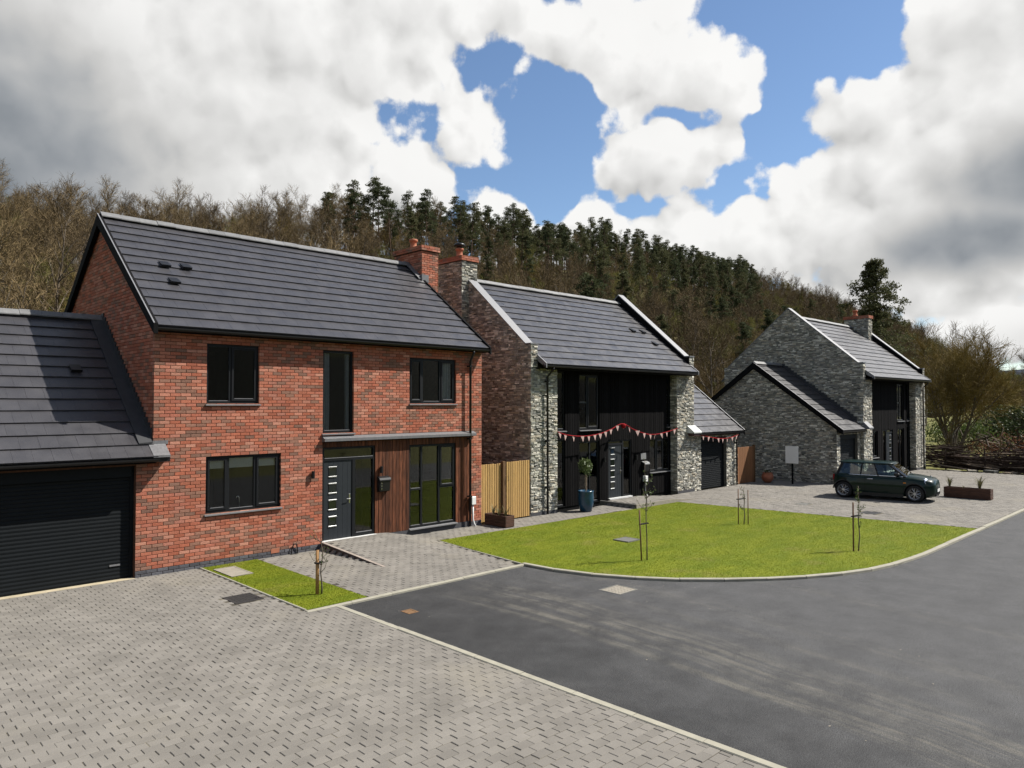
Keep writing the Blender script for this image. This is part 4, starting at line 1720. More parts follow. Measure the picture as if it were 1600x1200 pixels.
m.prism([(-.005, 2.82), (-.34, 2.585), (-.34, 2.54), (-.005, 2.54)], 0, -.10, .24)
m.build('lead_roll', MT['lead'], G1H)
m = MB()
m.box(-.05, .25, -.30, -.006, 2.44, 2.539)
m.build('soffit_return', MT['black'], G1H)
m = MB()
m.box(-.02, .30, -.022, -.004, 2.80, 2.88)
m.build('cover_flashing', MT['lead'], G1H)
m = MB()
m.prism([(-.06, -.012), (.14, -.012), (.14, .019), (-.06, .021)], 0, -5.0, -.34)
m.build('sill_strip', M('pale_concrete_strip', (.42, .36, .25), .9, .2, amp=.15, scale=5), G1H)
m = MB()
m.box(-.78, -.58, .135, .146, .30, .335)
m.build('door_badge', MT['sill'], G1H)


# ---------------------------------------------------------------- the two stone houses
def stone_house(name, label, u0, u1, v0, mirror, seed, windows, door, chim, gable_side_visible, tile_limit):
    H = empty(name, ((u0 + u1) / 2, v0, 0), 0, label, 'house')
    rng = np.random.default_rng(seed)
    D = 7.3
    vr, zr = v0 + 3.65, 8.18
    ve, ze = v0 - .40, 4.97
    k = (zr - ze) / (vr - ve)
    kz = 5.66          # kneeler height
    az = zr + .40      # coping apex
    kk = (az - kz) / (vr - v0 - .25)
    th = .32
    p0, p1 = windows['piers']
    for side in (0, 1):
        a, b = (u0, u0 + th) if side == 0 else (u1 - th, u1)
        m = MB()
        m.prism([(v0 + .013, -.05), (v0 + D, -.05), (v0 + D, kz - .06), (v0 + D - .25, kz - .06), (vr, az - .05), (v0 + .25, kz - .06), (v0 + .013, kz - .06)], 0, a + .012, b - .012)
        g = m.build('gable_wall', MT['stone_joint'], H)

        def ext(z):
            if z < kz - .06:
                return v0, v0 + D
            d = v0 + .25 + (z + .03 - kz) / kk
            return d, 2 * vr - d
        if side == 0 or not gable_side_visible:
            R = stone_courses(lambda z: (-ext(z)[1], -ext(z)[0]), .02, az - .12, rng)
            if side == 0:
                cen = np.stack([np.full(len(R), u0), -(R[:, 0] + R[:, 1]) / 2, (R[:, 2] + R[:, 3]) / 2], 1)
                ok = (cen[:, 2] > 1.9) & (cen[:, 1] < v0 + 2.6) if windows['single'] else np.zeros(len(R), bool)
                one, rest = split_nearest(R, cen, ok, 200)
                if len(one):
                    me = unit_piece('stone', 1, 1, 0, 0, .04, -.4, MT['stone'])
                    for i in one:
                        w_, h_ = R[i, 1] - R[i, 0], R[i, 3] - R[i, 2]
                        mw = basis((u0 - R[i, 4], -R[i, 0], R[i, 2]), NY, Z, NX) @ Matrix.Diagonal((w_, h_, .12, 1))
                        single('stone', me, mw, g, rng)
                R = R[rest]
                tag(mesh_obj('gable_stonework', pieces_mesh('gable_stonework', R, (u0, 0, 0), NY, Z, NX, .008, -.012, rng), MT['stone'], g), kind='stuff')
        # inner face of the parapet is dressed dark
        m = MB()
        m.prism([(v0 + .02, 4.9), (v0 + .02, kz - .065), (v0 + .25, kz - .065), (vr, az - .055), (2 * vr - v0 - .25, kz - .065), (2 * vr - v0 - .25, 4.9), (vr, zr - .1)], 0, *((b - .011, b + .012) if side == 0 else (a - .012, a + .011)))
        m.build('parapet_lining', MT['black_matt'], g)
        # coping
        m = MB()
        e = .035
        for sgn in (1, -1):
            f = (lambda y: y) if sgn == 1 else (lambda y: 2 * vr - y)
            m.prism([(f(v0 + .22), kz - .055), (f(v0 + .22), kz - .01), (f(vr), az), (f(vr), az - .045)], 0, a - e, b + e)
        m.build('coping', MT['coping'], g)
        m = MB()
        m.box(a - .02, b + .02, v0 - .02, v0 + .215, kz - .058, kz - .012)
        m.build('kneeler_cap', MT['lead'], g)
    # front piers
    m = MB()
    m.box(p0[0] + .012, p0[1] - .012, v0 + .013, v0 + .45, -.05, 4.86)
    pw0 = m.build('wall', MT['stone_joint'], H)
    m = MB()
    m.box(p1[0] + .012, p1[1] - .012, v0 + .013, v0 + .45, -.05, 4.86)
    pw1 = m.build('wall', MT['stone_joint'], H)
    m = MB()
    m.box(u0 + .012, u0 + th - .012, v0 + .0125, v0 + .03, 4.86, kz - .07).box(u1 - th + .012, u1 - .012, v0 + .0125, v0 + .03, 4.86, kz - .07)
    m.build('pier_head', MT['stone_joint'], H)
    for i, (a, b) in enumerate((p0, p1)):
        pw = (pw0, pw1)[i]
        R1 = stone_courses(lambda z: (a, b), .12, 4.86, rng)
        e0, e1 = (u0, u0 + th) if i == 0 else (u1 - th, u1)
        R2 = stone_courses(lambda z: (e0, e1), 4.86, kz - .06, rng)
        R = np.concatenate([R1, R2])
        cen = np.stack([(R[:, 0] + R[:, 1]) / 2, np.full(len(R), v0), (R[:, 2] + R[:, 3]) / 2], 1)
        ok = np.full(len(R), windows['single'] and i == 0)
        one, rest = split_nearest(R, cen, ok, 100)
        if len(one):
            me = unit_piece('stone', 1, 1, 0, 0, .04, -1., MT['stone'])
            for j in one:
                mw = basis((R[j, 0], v0 - R[j, 4], R[j, 2]), X, Z, NY) @ Matrix.Diagonal((R[j, 1] - R[j, 0], R[j, 3] - R[j, 2], .12, 1))
                single('stone', me, mw, pw, rng)
        tag(mesh_obj('stonework', pieces_mesh('stonework', R[rest], (0, v0, 0), X, Z, NY, .008, -.12, rng), MT['stone'], pw), kind='stuff')
        inner = b if i == 0 else a
        R = stone_courses(lambda z: (0, .33), .12, 4.86, rng)
        if i == 0:
            me = pieces_mesh('return_stonework', R, (b, v0, 0), Y, Z, X, .008, -.012, rng)
        else:
            me = pieces_mesh('return_stonework', R, (a, v0 + .33, 0), NY, Z, NX, .008, -.012, rng)
        tag(mesh_obj('return_stonework', me, MT['stone'], pw), kind='stuff')
    # plinth course under the piers
    m = MB()
    m.box(p0[0] + .01, p0[1] - .01, v0 - .012, v0 + .012, -.03, .125).box(p1[0] + .01, p1[1] - .01, v0 - .012, v0 + .012, -.03, .125)
    m.build('plinth', MT['plinth_brick'], H)
    # black boarded recess with windows
    vc = v0 + .30
    c0, c1 = p0[1], p1[0]
    ops = [w[:4] for w in windows['list']] + [door['frame']]
    m = MB()
    for (a, b, c, d) in cells(c0 - .01, c1 + .01, -.05, 4.86, ops):
        m.box(a, b, vc + .03, vc + .28, c, d)
    bk = m.build('panel_backing', MT['black_matt'], H)
    us = sorted({c0 + .012, c1 - .012, *[x for o in ops for x in o[:2]]})
    us = [x for x in us if c0 <= x <= c1]
    for i in range(len(us) - 1):
        if us[i + 1] - us[i] > .03:
            boards(bk, us[i], us[i + 1], .10, 4.84, vc, .125, MT['blackwood'], seed + i, [(o[0] - .01, o[1] + .01, o[2], o[3]) for o in ops])
    for wd in windows['list']:
        window(H, *wd[:4], vc + .05, wd[4], rows=wd[5], opener=wd[6], sill=wd[7])
    f = door['frame']
    a, b = door['leaf']
    sa, sb = door['side']
    m = MB()
    m.box(f[0], f[0] + .05, vc + .03, vc + .12, f[2], f[3]).box(f[1] - .05, f[1], vc + .03, vc + .12, f[2], f[3]).box(f[0] + .05, f[1] - .05, vc + .03, vc + .12, f[3] - .05, f[3])
    mid = (max(a, sa) - .0, min(b, sb))
    x0 = b if sa > a else sb
    x1 = sa if sa > a else a
    m.box(x0, x1, vc + .028, vc + .12, f[2], f[3] - .05)
    m.box(a, b, vc + .026, vc + .12, door['top'], door['top'] + .07)
    df = m.build('door_frame', MT['frame'], H)
    m = MB()
    m.box(a, b, vc + .07, vc + .08, door['top'] + .07, f[3] - .05).box(sa, sb, vc + .07, vc + .08, f[2] + .08, f[3] - .05)
    m.build('pane', MT['glass'], df)
    m = MB()
    m.box(sa, sb, vc + .035, vc + .11, f[2], f[2] + .08)
    m.build('sidelight_rail', MT['frame'], df)
    front_door(H, a, b, f[2] + .03, door['top'], vc + .05, 4, mirror)
    m = MB()
    m.box(f[0] + .02, f[1] - .02, vc - .06, vc + .12, f[2] - .035, f[2] + .02)
    m.build('threshold', MT['white'], H)
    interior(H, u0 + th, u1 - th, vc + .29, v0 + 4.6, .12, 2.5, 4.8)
    m = MB()
    m.box(u0 + th, u1 - th, v0 + D - .3, v0 + D, -.05, 4.9)
    m.build('rear_wall', MT['stone_joint'], H)
    # roof
    rf = roof_slope(H, 'roof', u0 + th + .012, u1 - th - .012, ve, ze, vr, zr, seed + 3, tile_limit)
    rear_slope(H, u0 + th, u1 - th, vr, zr, v0 + D + .35, ze)
    ridge_tiles(rf, u0 + th + .012, u1 - th - .012, vr, zr + .05, seed)
    fascia(H, u0 + .28, u1 - .28, ve + .11, 4.81, 4.955, vc + .03)
    gutter(H, u0 + .25, u1 - .20, ve + .035, 4.915)
    m = MB()
    m.prism([(ve - .02, ze - .14), (ve - .02, ze + .012), (v0 - .025, ze + .37 * k + .012), (v0 - .025, ze + .10)], 0, u0 + .285, u0 + th + .008)
    m.prism([(ve - .02, ze - .14), (ve - .02, ze + .012), (v0 - .025, ze + .37 * k + .012), (v0 - .025, ze + .10)], 0, u1 - th - .008, u1 - .285)
    m.build('eaves_cheek', MT['coping'], H)
    for up in windows['pipes']:
        downpipe(H, up, ve + .04, 4.85, v0 - .09, 0.02)
    ch = chimney_stack(H, *chim['box'], 'stone', seed + 9, .16)
    chimney_pot(ch, *chim['pot'], cowl=chim['cowl'])
    return H, rf, k


h2, rf2, k2 = stone_house('stone_house', 'stone house with black boarded front hung with bunting, between two pale stone piers', 11.60, 21.40, 0., False, 101,
                          dict(piers=((11.60, 12.88), (20.12, 21.40)), single=True, pipes=[12.30],
                               list=[(12.93, 13.62, 2.74, 4.78, [], (), (), True), (12.93, 13.62, .12, 2.42, [], (), (), False),
                                     (14.38, 15.50, 2.74, 4.70, [.46], [(0, .95)], (1,), True), (14.38, 15.50, .12, 2.32, [.62], (), (), False),
                                     (18.66, 20.06, .97, 2.28, [.46, .96], (), (1,), True), (19.84, 20.10, 2.74, 4.78, [], (), (), True)]),
                          dict(frame=(16.02, 17.44, .15, 2.30), leaf=(16.07, 16.88), side=(16.97, 17.39), top=2.12),
                          dict(box=(11.26, 11.98, 3.05, 4.35, -.05, 8.88), pot=(11.62, 3.6, 8.89), cowl=True), False, 300)
for p in ((19.6, 1.82, 6.72), (20.31, 1.81, 6.71), (20.18, 1.1, 6.15)):
    tile_vent(rf2, *p, k2)
m = MB()
m.box(18.02, 18.36, .275, .297, 1.50, 1.74)
m.build('house_plaque', MT['steel_grey'], h2)
m = MB()
m.bbox(18.16, 18.32, .16, .295, .64, .86, .01)
mb2 = m.build('meter_box', MT['white'], h2)
m = MB()
m.tube([(18.24, .22, .65), (18.24, .22, .22), (18.27, .18, .10), (18.31, .10, .0)], .025, 8)
m.build('service_pipe', MT['white'], mb2, smooth=True)
wall_light(h2, 15.72, .30, 1.62)
wall_light(h2, 17.68, .30, 1.60)
lb = empty('letter_box', (18.2, .2, 1.3), 0, 'black letter box on the black boards under the small grey plaque', 'letter box')
m = MB()
m.prism([(.296, 1.02), (.19, 1.05), (.165, 1.32), (.19, 1.38), (.296, 1.42)], 0, 18.10, 18.42)
m.build('body', MT['black'], lb)
m = MB()
m.prism([(.296, 1.425), (.18, 1.385), (.150, 1.33), (.150, 1.30), (.160, 1.30), (.165, 1.33), (.19, 1.375), (.296, 1.415)], 0, 18.085, 18.435)
m.build('lid', MT['steel_grey'], lb)

curtain(15.08, 15.45, 2.80, 4.64, .50, 'patterned pale curtain in the upper window above the bunting', MT['curtain_pattern'])
curtain(14.80, 15.02, .20, 2.26, .50, 'grey curtain in the tall window behind the blue pot', MT['curtain'])
curtain(17.02, 17.36, .25, 2.22, .50, 'grey curtain drawn in at the middle in the door sidelight', MT['curtain'], gather=.55)
roller_blind(18.72, 20.0, 2.06, 2.22, .50, 'pale roller blind at the top of the black framed ground floor window')
pl = empty('house_plant', (19.4, .62, 1.0), 0, 'leafy plant in a pale pot standing inside the ground floor window', 'plant')
m = MB()
m.lathe([(.14, 0), (.17, .1), (.16, .38), (.14, .40)], 14, (19.4, .62, .97))
m.build('pot', MT['blind'], pl, smooth=True)
g2, g2roof, _ = garage('attached_garage', 'stone garage with dark roller door and a string of flags under its eaves', 21.40, 25.0, 0., 3.72, 7.3, 2.47, 5.70,
                       (21.92, 24.02, 2.24), 'stone', 71, verge_right=True, uover=(0, .05))
m = MB()
m.prism([(-.005, 2.76), (-.33, 2.50), (-.33, 2.45), (-.005, 2.45)], 0, 20.86, 21.46)
m.build('lead_roll', MT['blind'], g2)
m = MB()
m.box(20.90, 21.45, -.29, -.03, 2.33, 2.449)
m.build('soffit_return', M('soffit_maroon', (.05, .018, .016), .5, .4), g2)
downpipe(g2, 24.75, -.262, 2.38, -.10, .02)

h3, rf3, k3 = stone_house('stone_house', 'stone house without bunting, black boarded front, rising behind the parked car', 31.0, 40.15, -3.3, True, 131,
                          dict(piers=((31.0, 32.10), (38.55, 40.15)), single=False, pipes=[39.55],
                               list=[(32.14, 32.55, 2.74, 4.78, [], (), (), True), (32.40, 33.70, .97, 2.28, [.45, .9], (), (), True),
                                     (36.55, 37.60, 2.74, 4.70, [.5], [(0, .95)], (), True), (36.60, 37.60, .12, 2.32, [.5], (), (), False),
                                     (38.0, 38.50, 2.74, 4.78, [], (), (), True), (38.0, 38.50, .12, 2.42, [], (), (), False)]),
                          dict(frame=(34.45, 35.87, .15, 2.30), leaf=(35.01, 35.82), side=(34.50, 34.92), top=2.12),
                          dict(box=(39.25, 39.86, -.62, .74, 6.5, 8.80), pot=(39.5, .2, 8.81), cowl=False), False, 120)
g3, g3roof, _ = garage('attached_garage', 'stone garage with black edged gable standing behind the parked car', 28.2, 31.0, -3.15, .80, 7.9, 2.47, 5.66,
                       (28.55, 30.65, 2.24), 'stone', 81, left_gable=True, verge_right=False, uover=(.08, 0))
m = MB()
for i in range(24):
    va = -3.0 + 3.7 * i / 24
    za = 2.47 + (va + 3.45) * (5.66 - 2.47) / 4.25
    m.box(30.962, 30.985, va, va + 3.7 / 24, za, za + .24)
m.build('stepped_flashing', bpy.data.materials['flashing_dark'], g3)
m = MB()
m.prism([(-3.32, 2.80), (-3.60, 2.52), (-3.60, 2.46), (-3.32, 2.46)], 0, 30.9, 31.45)
m.build('lead_roll', MT['lead'], g3)


# ---------------------------------------------------------------- fence, gate, planters, pot, sign
fn = empty('timber_fence', (10.5, .05, 0), 0, 'tan vertical slat fence and gate closing the gap between brick house and stone house', 'fence')
rng = np.random.default_rng(7)
for (a, b, h, vv) in ((9.50, 10.36, 1.80, .10), (10.52, 11.56, 1.84, .02)):
    m = MB()
    for z in (.25, .95, h - .2):
        m.box(a, b, vv + .022, vv + .06, z, z + .09)
    m.build('rail', MT['fence'], fn)
    n = int(round((b - a) / .098))
    for i in range(n):
        x0, x1 = a + (b - a) * i / n, a + (b - a) * (i + 1) / n
        m = MB()
        m.bbox(x0 + .008, x1 - .008, vv, vv + .02, .05, h + float(rng.normal(0, .006)), .004)
        o = m.build('slat', MT['fence'], fn)
        o.color = (float(rng.random()), float(rng.random()), 0, 1)
m = MB()
m.box(10.385, 10.495, .03, .13, 0, 1.86)
m.build('post', MT['fence_dark'], fn)
m = MB()
m.tube([(10.56, .005, 1.25), (10.56, -.03, 1.25), (10.56, -.03, 1.38), (10.56, .005, 1.38)], .008, 6)
m.build('latch', MT['black'], fn)

gt = empty('timber_gate', (25.8, 0, 0), 0, 'brown boarded gate standing between the two stone garages', 'gate')
for i in range(10):
    a = 25.06 + 1.5 * i / 10
    m = MB()
    m.bbox(a + .004, a + .146, .02, .045, .04, 1.68, .004)
    o = m.build('board', MT['gate'], gt)
    o.color = (float(rng.random()), float(rng.random()), 0, 1)
m = MB()
m.box(25.06, 26.56, .046, .09, .3, .4).box(25.06, 26.56, .046, .09, 1.35, 1.45).box(26.57, 26.67, 0, .1, 0, 1.75)
m.build('frame', MT['fence_dark'], gt)


def leaf_cloud(rng, n, centre, rad, size, flat=1.0, shell=.5):
    """n random small quads spread through an ellipsoid"""
    d = rng.normal(0, 1, (n, 3))
    d /= np.linalg.norm(d, axis=1)[:, None]
    r = (shell + (1 - shell) * rng.random(n)) ** .6
    P = np.array(centre) + d * r[:, None] * np.array(rad)
    a = rng.normal(0, 1, (n, 3))
    a /= np.linalg.norm(a, axis=1)[:, None]
    b = np.cross(a, rng.normal(0, 1, (n, 3)))
    b /= np.maximum(np.linalg.norm(b, axis=1)[:, None], 1e-6)
    s = size * rng.uniform(.6, 1.4, n)[:, None]
    V = np.stack([P - a * s, P - b * s * .45, P + a * s, P + b * s * .45], 1)
    return V.reshape(-1, 3), np.arange(n * 4).reshape(-1, 4)


def quads_obj(name, parts, mat, parent=None, local=False):
    Vs, Fs, k = [], [], 0
    for V, F in parts:
        Vs.append(V)
        Fs.append(F + k)
        k += len(V)
    return mesh_obj(name, raw_mesh(name, np.concatenate(Vs), np.concatenate(Fs)), mat, parent, local)


def spiky(root, u, v, z, h, n, seed, name='plant'):
    r = np.random.default_rng(seed)
    V, F = [], []
    for i in range(n):
        a = r.random() * 6.283
        ln = h * r.uniform(.6, 1.1)
        out = r.uniform(.15, .75) * ln
        w = .012
        d = np.array([math.cos(a), math.sin(a), 0])
        s = np.array([-d[1], d[0], 0]) * w
        p0 = np.array([u, v, z])
        p1 = p0 + d * out * .4 + np.array([0, 0, ln * .6])
        p2 = p0 + d * out + np.array([0, 0, ln * .9])
        k = len(V)
        V += [p0 - s, p0 + s, p1 + s, p1 - s, p2, p2]
        F += [(k, k + 1, k + 2, k + 3), (k + 3, k + 2, k + 4, k + 5)]
    return mesh_obj(name, raw_mesh(name, np.array(V), np.array(F)), MT['spike'], root)


def planter(u0, u1, v0, v1, h, label, plants, seed):
    root = empty('planter', ((u0 + u1) / 2, (v0 + v1) / 2, 0), 0, label, 'planter')
    t = .03
    n = 3
    for i in range(n):
        z0, z1 = .03 + (h - .03) * i / n, .03 + (h - .03) * (i + 1) / n
        for (a, b, c, d) in ((u0, u0 + t, v0, v1), (u1 - t, u1, v0, v1), (u0 + t, u1 - t, v0, v0 + t), (u0 + t, u1 - t, v1 - t, v1)):
            m = MB()
            m.bbox(a, b, c, d, z0 + .003, z1 - .003, .004)
            o = m.build('plank', MT['plank'], root)
            o.color = (float(rng.random()), float(rng.random()), 0, 1)
    m = MB()
    for a in (u0 + .05, u1 - .12):
        for b in (v0 + .08, v1 - .15):
            m.box(a, a + .07, b, b + .07, 0, .04)
    m.build('foot', MT['plank'], root)
    m = MB()
    m.box(u0 + t, u1 - t, v0 + t, v1 - t, .04, h - .06)
    m.build('soil', MT['soil'], root)
    r = np.random.default_rng(seed)
    for (pu, pv, ph, pn) in plants:
        spiky(root, pu, pv, h - .07, ph, pn, int(r.integers(1e6)))
    return root


planter(9.48, 9.84, -1.02, -.10, .36, 'dark timber planter with wispy plants beside the tan fence', [(9.66, -.3, .42, 12), (9.66, -.55, .36, 9), (9.64, -.85, .40, 12)], 3)
planter(26.75, 27.15, -9.40, -7.82, .42, 'long dark timber planter with two spiky plants beyond the car on the paving', [(26.95, -7.98, .55, 26), (26.95, -9.0, .62, 34), (26.95, -8.45, .16, 8)], 4)

pt = empty('potted_tree', (13.76, -.50, 0), 0, 'clipped bay tree with twisted stem in a tall glazed blue pot', 'potted tree')
m = MB()
m.lathe([(.17, 0), (.20, .02), (.255, .25), (.27, .48), (.255, .64), (.27, .67), (.27, .70), (.24, .70), (.22, .60), (.0, .60)], 28, (13.76, -.50, .02))
m.build('pot', MT['pot'], pt, smooth=True)
m = MB()
for s in (0, math.pi):
    m.tube([(13.76 + .03 * math.cos(t * 1.5 + s), -.5 + .03 * math.sin(t * 1.5 + s), .62 + t * .085) for t in range(9)], .013, 6)
m.build('stem', MT['deadwood'], pt, smooth=True)
r_ = np.random.default_rng(9)
quads_obj('crown', [leaf_cloud(r_, 300, (13.74, -.5, 1.56), (.26, .26, .30), .050, shell=.1), leaf_cloud(r_, 60, (13.90, -.5, 1.38), (.14, .14, .2), .045, shell=.1), leaf_cloud(r_, 60, (13.56, -.5, 1.66), (.12, .12, .1), .045, shell=.1)], MT['leaf_dark'], pt)

tp = empty('terracotta_pot', (26.6, -.9, 0), 0, 'round terracotta pot standing at the foot of the shaded stone garage gable', 'pot')
m = MB()
m.lathe([(.12, 0), (.22, .10), (.27, .24), (.25, .36), (.20, .42), (.23, .45), (.21, .46), (.17, .42), (.0, .36)], 22, (26.75, -.55, .02))
m.build('bowl', MT['terracotta'], tp, smooth=True)
r_ = np.random.default_rng(19)
quads_obj('foliage', [leaf_cloud(r_, 60, (26.75, -.55, .50), (.14, .14, .10), .04)], MT['leaf_dark'], tp)

sg = empty('sign_board', (26.95, -1.6, 0), 0, 'blank white board on a dark post in front of the shaded stone gable', 'sign')
m = MB()
m.bbox(26.93, 26.955, -1.93, -1.33, .95, 1.73, .004)
m.build('panel', MT['white'], sg)
m = MB()
m.box(26.956, 27.02, -1.66, -1.60, 0, 1.70)
m.build('post', MT['black_matt'], sg)


# ---------------------------------------------------------------- bunting
def bunting(label, pts, flags, fw, fh, seed, rosette=None):
    root = empty('bunting', pts[0], 0, label, 'bunting', 'strings of red and pink flags')
    r = np.random.default_rng(seed)
    P = [Vector(p) for p in pts]
    # smooth path
    Q = []
    for i in range(len(P) - 1):
        p0, p1, p2, p3 = P[max(i - 1, 0)], P[i], P[i + 1], P[min(i + 2, len(P) - 1)]
        for k in range(6):
            t = k / 6
            Q.append(.5 * ((2 * p1) + (p2 - p0) * t + (2 * p0 - 5 * p1 + 4 * p2 - p3) * t * t + (3 * p1 - p0 - 3 * p2 + p3) * t ** 3))
    Q.append(P[-1])
    m = MB()
    m.tube(Q, .016, 6)
    m.build('cord', MT['flag_red'], root)
    for i in range(flags):
        s = (i + .6) / (flags + .2) * (len(Q) - 1)
        q = Q[int(s)].lerp(Q[min(int(s) + 1, len(Q) - 1)], s - int(s))
        dz = 0
        w = fw * .5
        tw = float(r.normal(0, .03))
        lean = float(r.normal(0, .03))
        m = MB()
        m.add([(q.x - w, q.y - .012, q.z), (q.x + w, q.y - .012 + tw, q.z), (q.x + lean, q.y - .02 + tw, q.z - fh),
               (q.x - w, q.y - .008, q.z), (q.x + w, q.y - .008 + tw, q.z), (q.x + lean, q.y - .016 + tw, q.z - fh)],
              [(0, 2, 1), (3, 4, 5), (0, 1, 4, 3), (1, 2, 5, 4), (2, 0, 3, 5)])
        m.build('flag', MT['flag_pink'], root)
    if rosette:
        m = MB()
        m.lathe([(.02, -.12), (.07, -.08), (.10, 0), (.08, .05), (.03, .07)], 12, rosette)
        m.build('gathered_cloth', MT['flag_red'], root)
    return root


bv = -.03
b1 = bunting('string of pink and red flags looped across the black boarded front', [(12.86, bv, 2.72), (13.32, bv, 2.60), (14.09, bv, 2.53), (14.7, bv, 2.55), (15.22, bv, 2.61), (15.78, bv, 2.74), (16.45, bv, 2.92),
             (17.14, bv, 2.69), (17.96, bv, 2.50), (18.6, bv, 2.47), (19.26, bv, 2.53), (20.1, bv, 2.66)], 19, .165, .20, 1, (16.5, bv, 2.86))
b2 = bunting('string of pink and red flags under the eaves of the stone garage', [(21.50, -.26, 2.34), (22.26, -.27, 2.24), (23.04, -.27, 2.16), (23.86, -.27, 2.17), (24.6, -.26, 2.28)], 8, .155, .19, 2)


# ---------------------------------------------------------------- saplings
def sapling(u, v, label, stakes, top, lean, leaves, seed, spread, leaf_from):
    root = empty('sapling', (u, v, 0), 0, label, 'sapling', 'staked saplings on the lawns')
    r = np.random.default_rng(seed)
    for (du, dv, h, rad, mt) in stakes:
        m = MB()
        m.tube([(u + du, v + dv, -.02), (u + du + lean * .2, v + dv, h)], rad, 8)
        m.build('stake', MT[mt], root, smooth=True)
    sx, sy = .06, -.05
    path = [(u + sx + .015 * math.sin(k * 1.3 + seed) + lean * .15 * k / 8, v + sy + .015 * math.cos(k * 1.7), top * k / 8) for k in range(9)]
    m = MB()
    m.tube(path, [.016 - .0012 * k for k in range(9)], 6)
    m.build('stem', MT['bark'], root, smooth=True)
    tips = []
    m = MB()
    for i in range(9):
        k = r.uniform(.42, .97)
        p = Vector(path[int(k * 8)])
        a = r.random() * 6.283
        L = spread * r.uniform(.5, 1) * (1.15 - k * .5)
        q = p + Vector((math.cos(a) * L * .7, math.sin(a) * L * .7, L * .8))
        md = p.lerp(q, .5) + Vector((math.cos(a) * L * .12, math.sin(a) * L * .12, -L * .06))
        m.tube([p, md, q], [.007, .005, .003], 4)
        tips += [p.lerp(q, t) for t in (.4, .6, .8, 1)]
    m.build('twigs', MT['bark'], root)
    tips += [Vector(path[k]) for k in range(int(leaf_from * 8), 9)]
    parts = []
    for i in range(leaves):
        t = tips[int(r.integers(len(tips)))]
        parts.append(leaf_cloud(r, 2, tuple(t), (.05, .05, .08), .026))
    quads_obj('leaves', parts, MT['leaf_dark'] if leaves > 60 else MT['leaf'], root)
    st = stakes[0]
    h = st[2] * .72
    m = MB()
    m.tube([(u + st[0] - .05, v + st[1] - .03, h), (u + sx + .02, v + sy - .03, h + .02), (u + sx + .03, v + sy + .03, h + .02), (u + st[0] - .05, v + st[1] + .03, h), (u + st[0] - .05, v + st[1] - .03, h)], .014, 6)
    m.build('tie', MT['rope'], root)
    return root


sapling(1.72, -3.86, 'young sapling tied to a thick pale stake on the small lawn strip', [(0, 0, .86, .035, 'stake')], 1.15, 0, 26, 1, .42, .7)
sapling(8.70, -6.46, 'tall thin sapling with dark leaves beside a slim brown stake on the large lawn', [(-.05, .03, 1.2, .017, 'stake_dark')], 2.35, -.4, 70, 2, .42, .62)
sapling(15.07, -5.52, 'low sapling between two slim stakes near the stone garage drive', [(-.10, .06, 1.08, .015, 'stake_dark'), (.16, -.12, 1.05, .014, 'stake_dark')], 1.15, 0, 14, 3, .35, .8)
sapling(13.36, -9.50, 'leafy topped sapling on a brown stake close to the curved kerb', [(-.06, .04, 1.22, .020, 'stake_dark')], 1.62, 0, 60, 4, .22, .68)


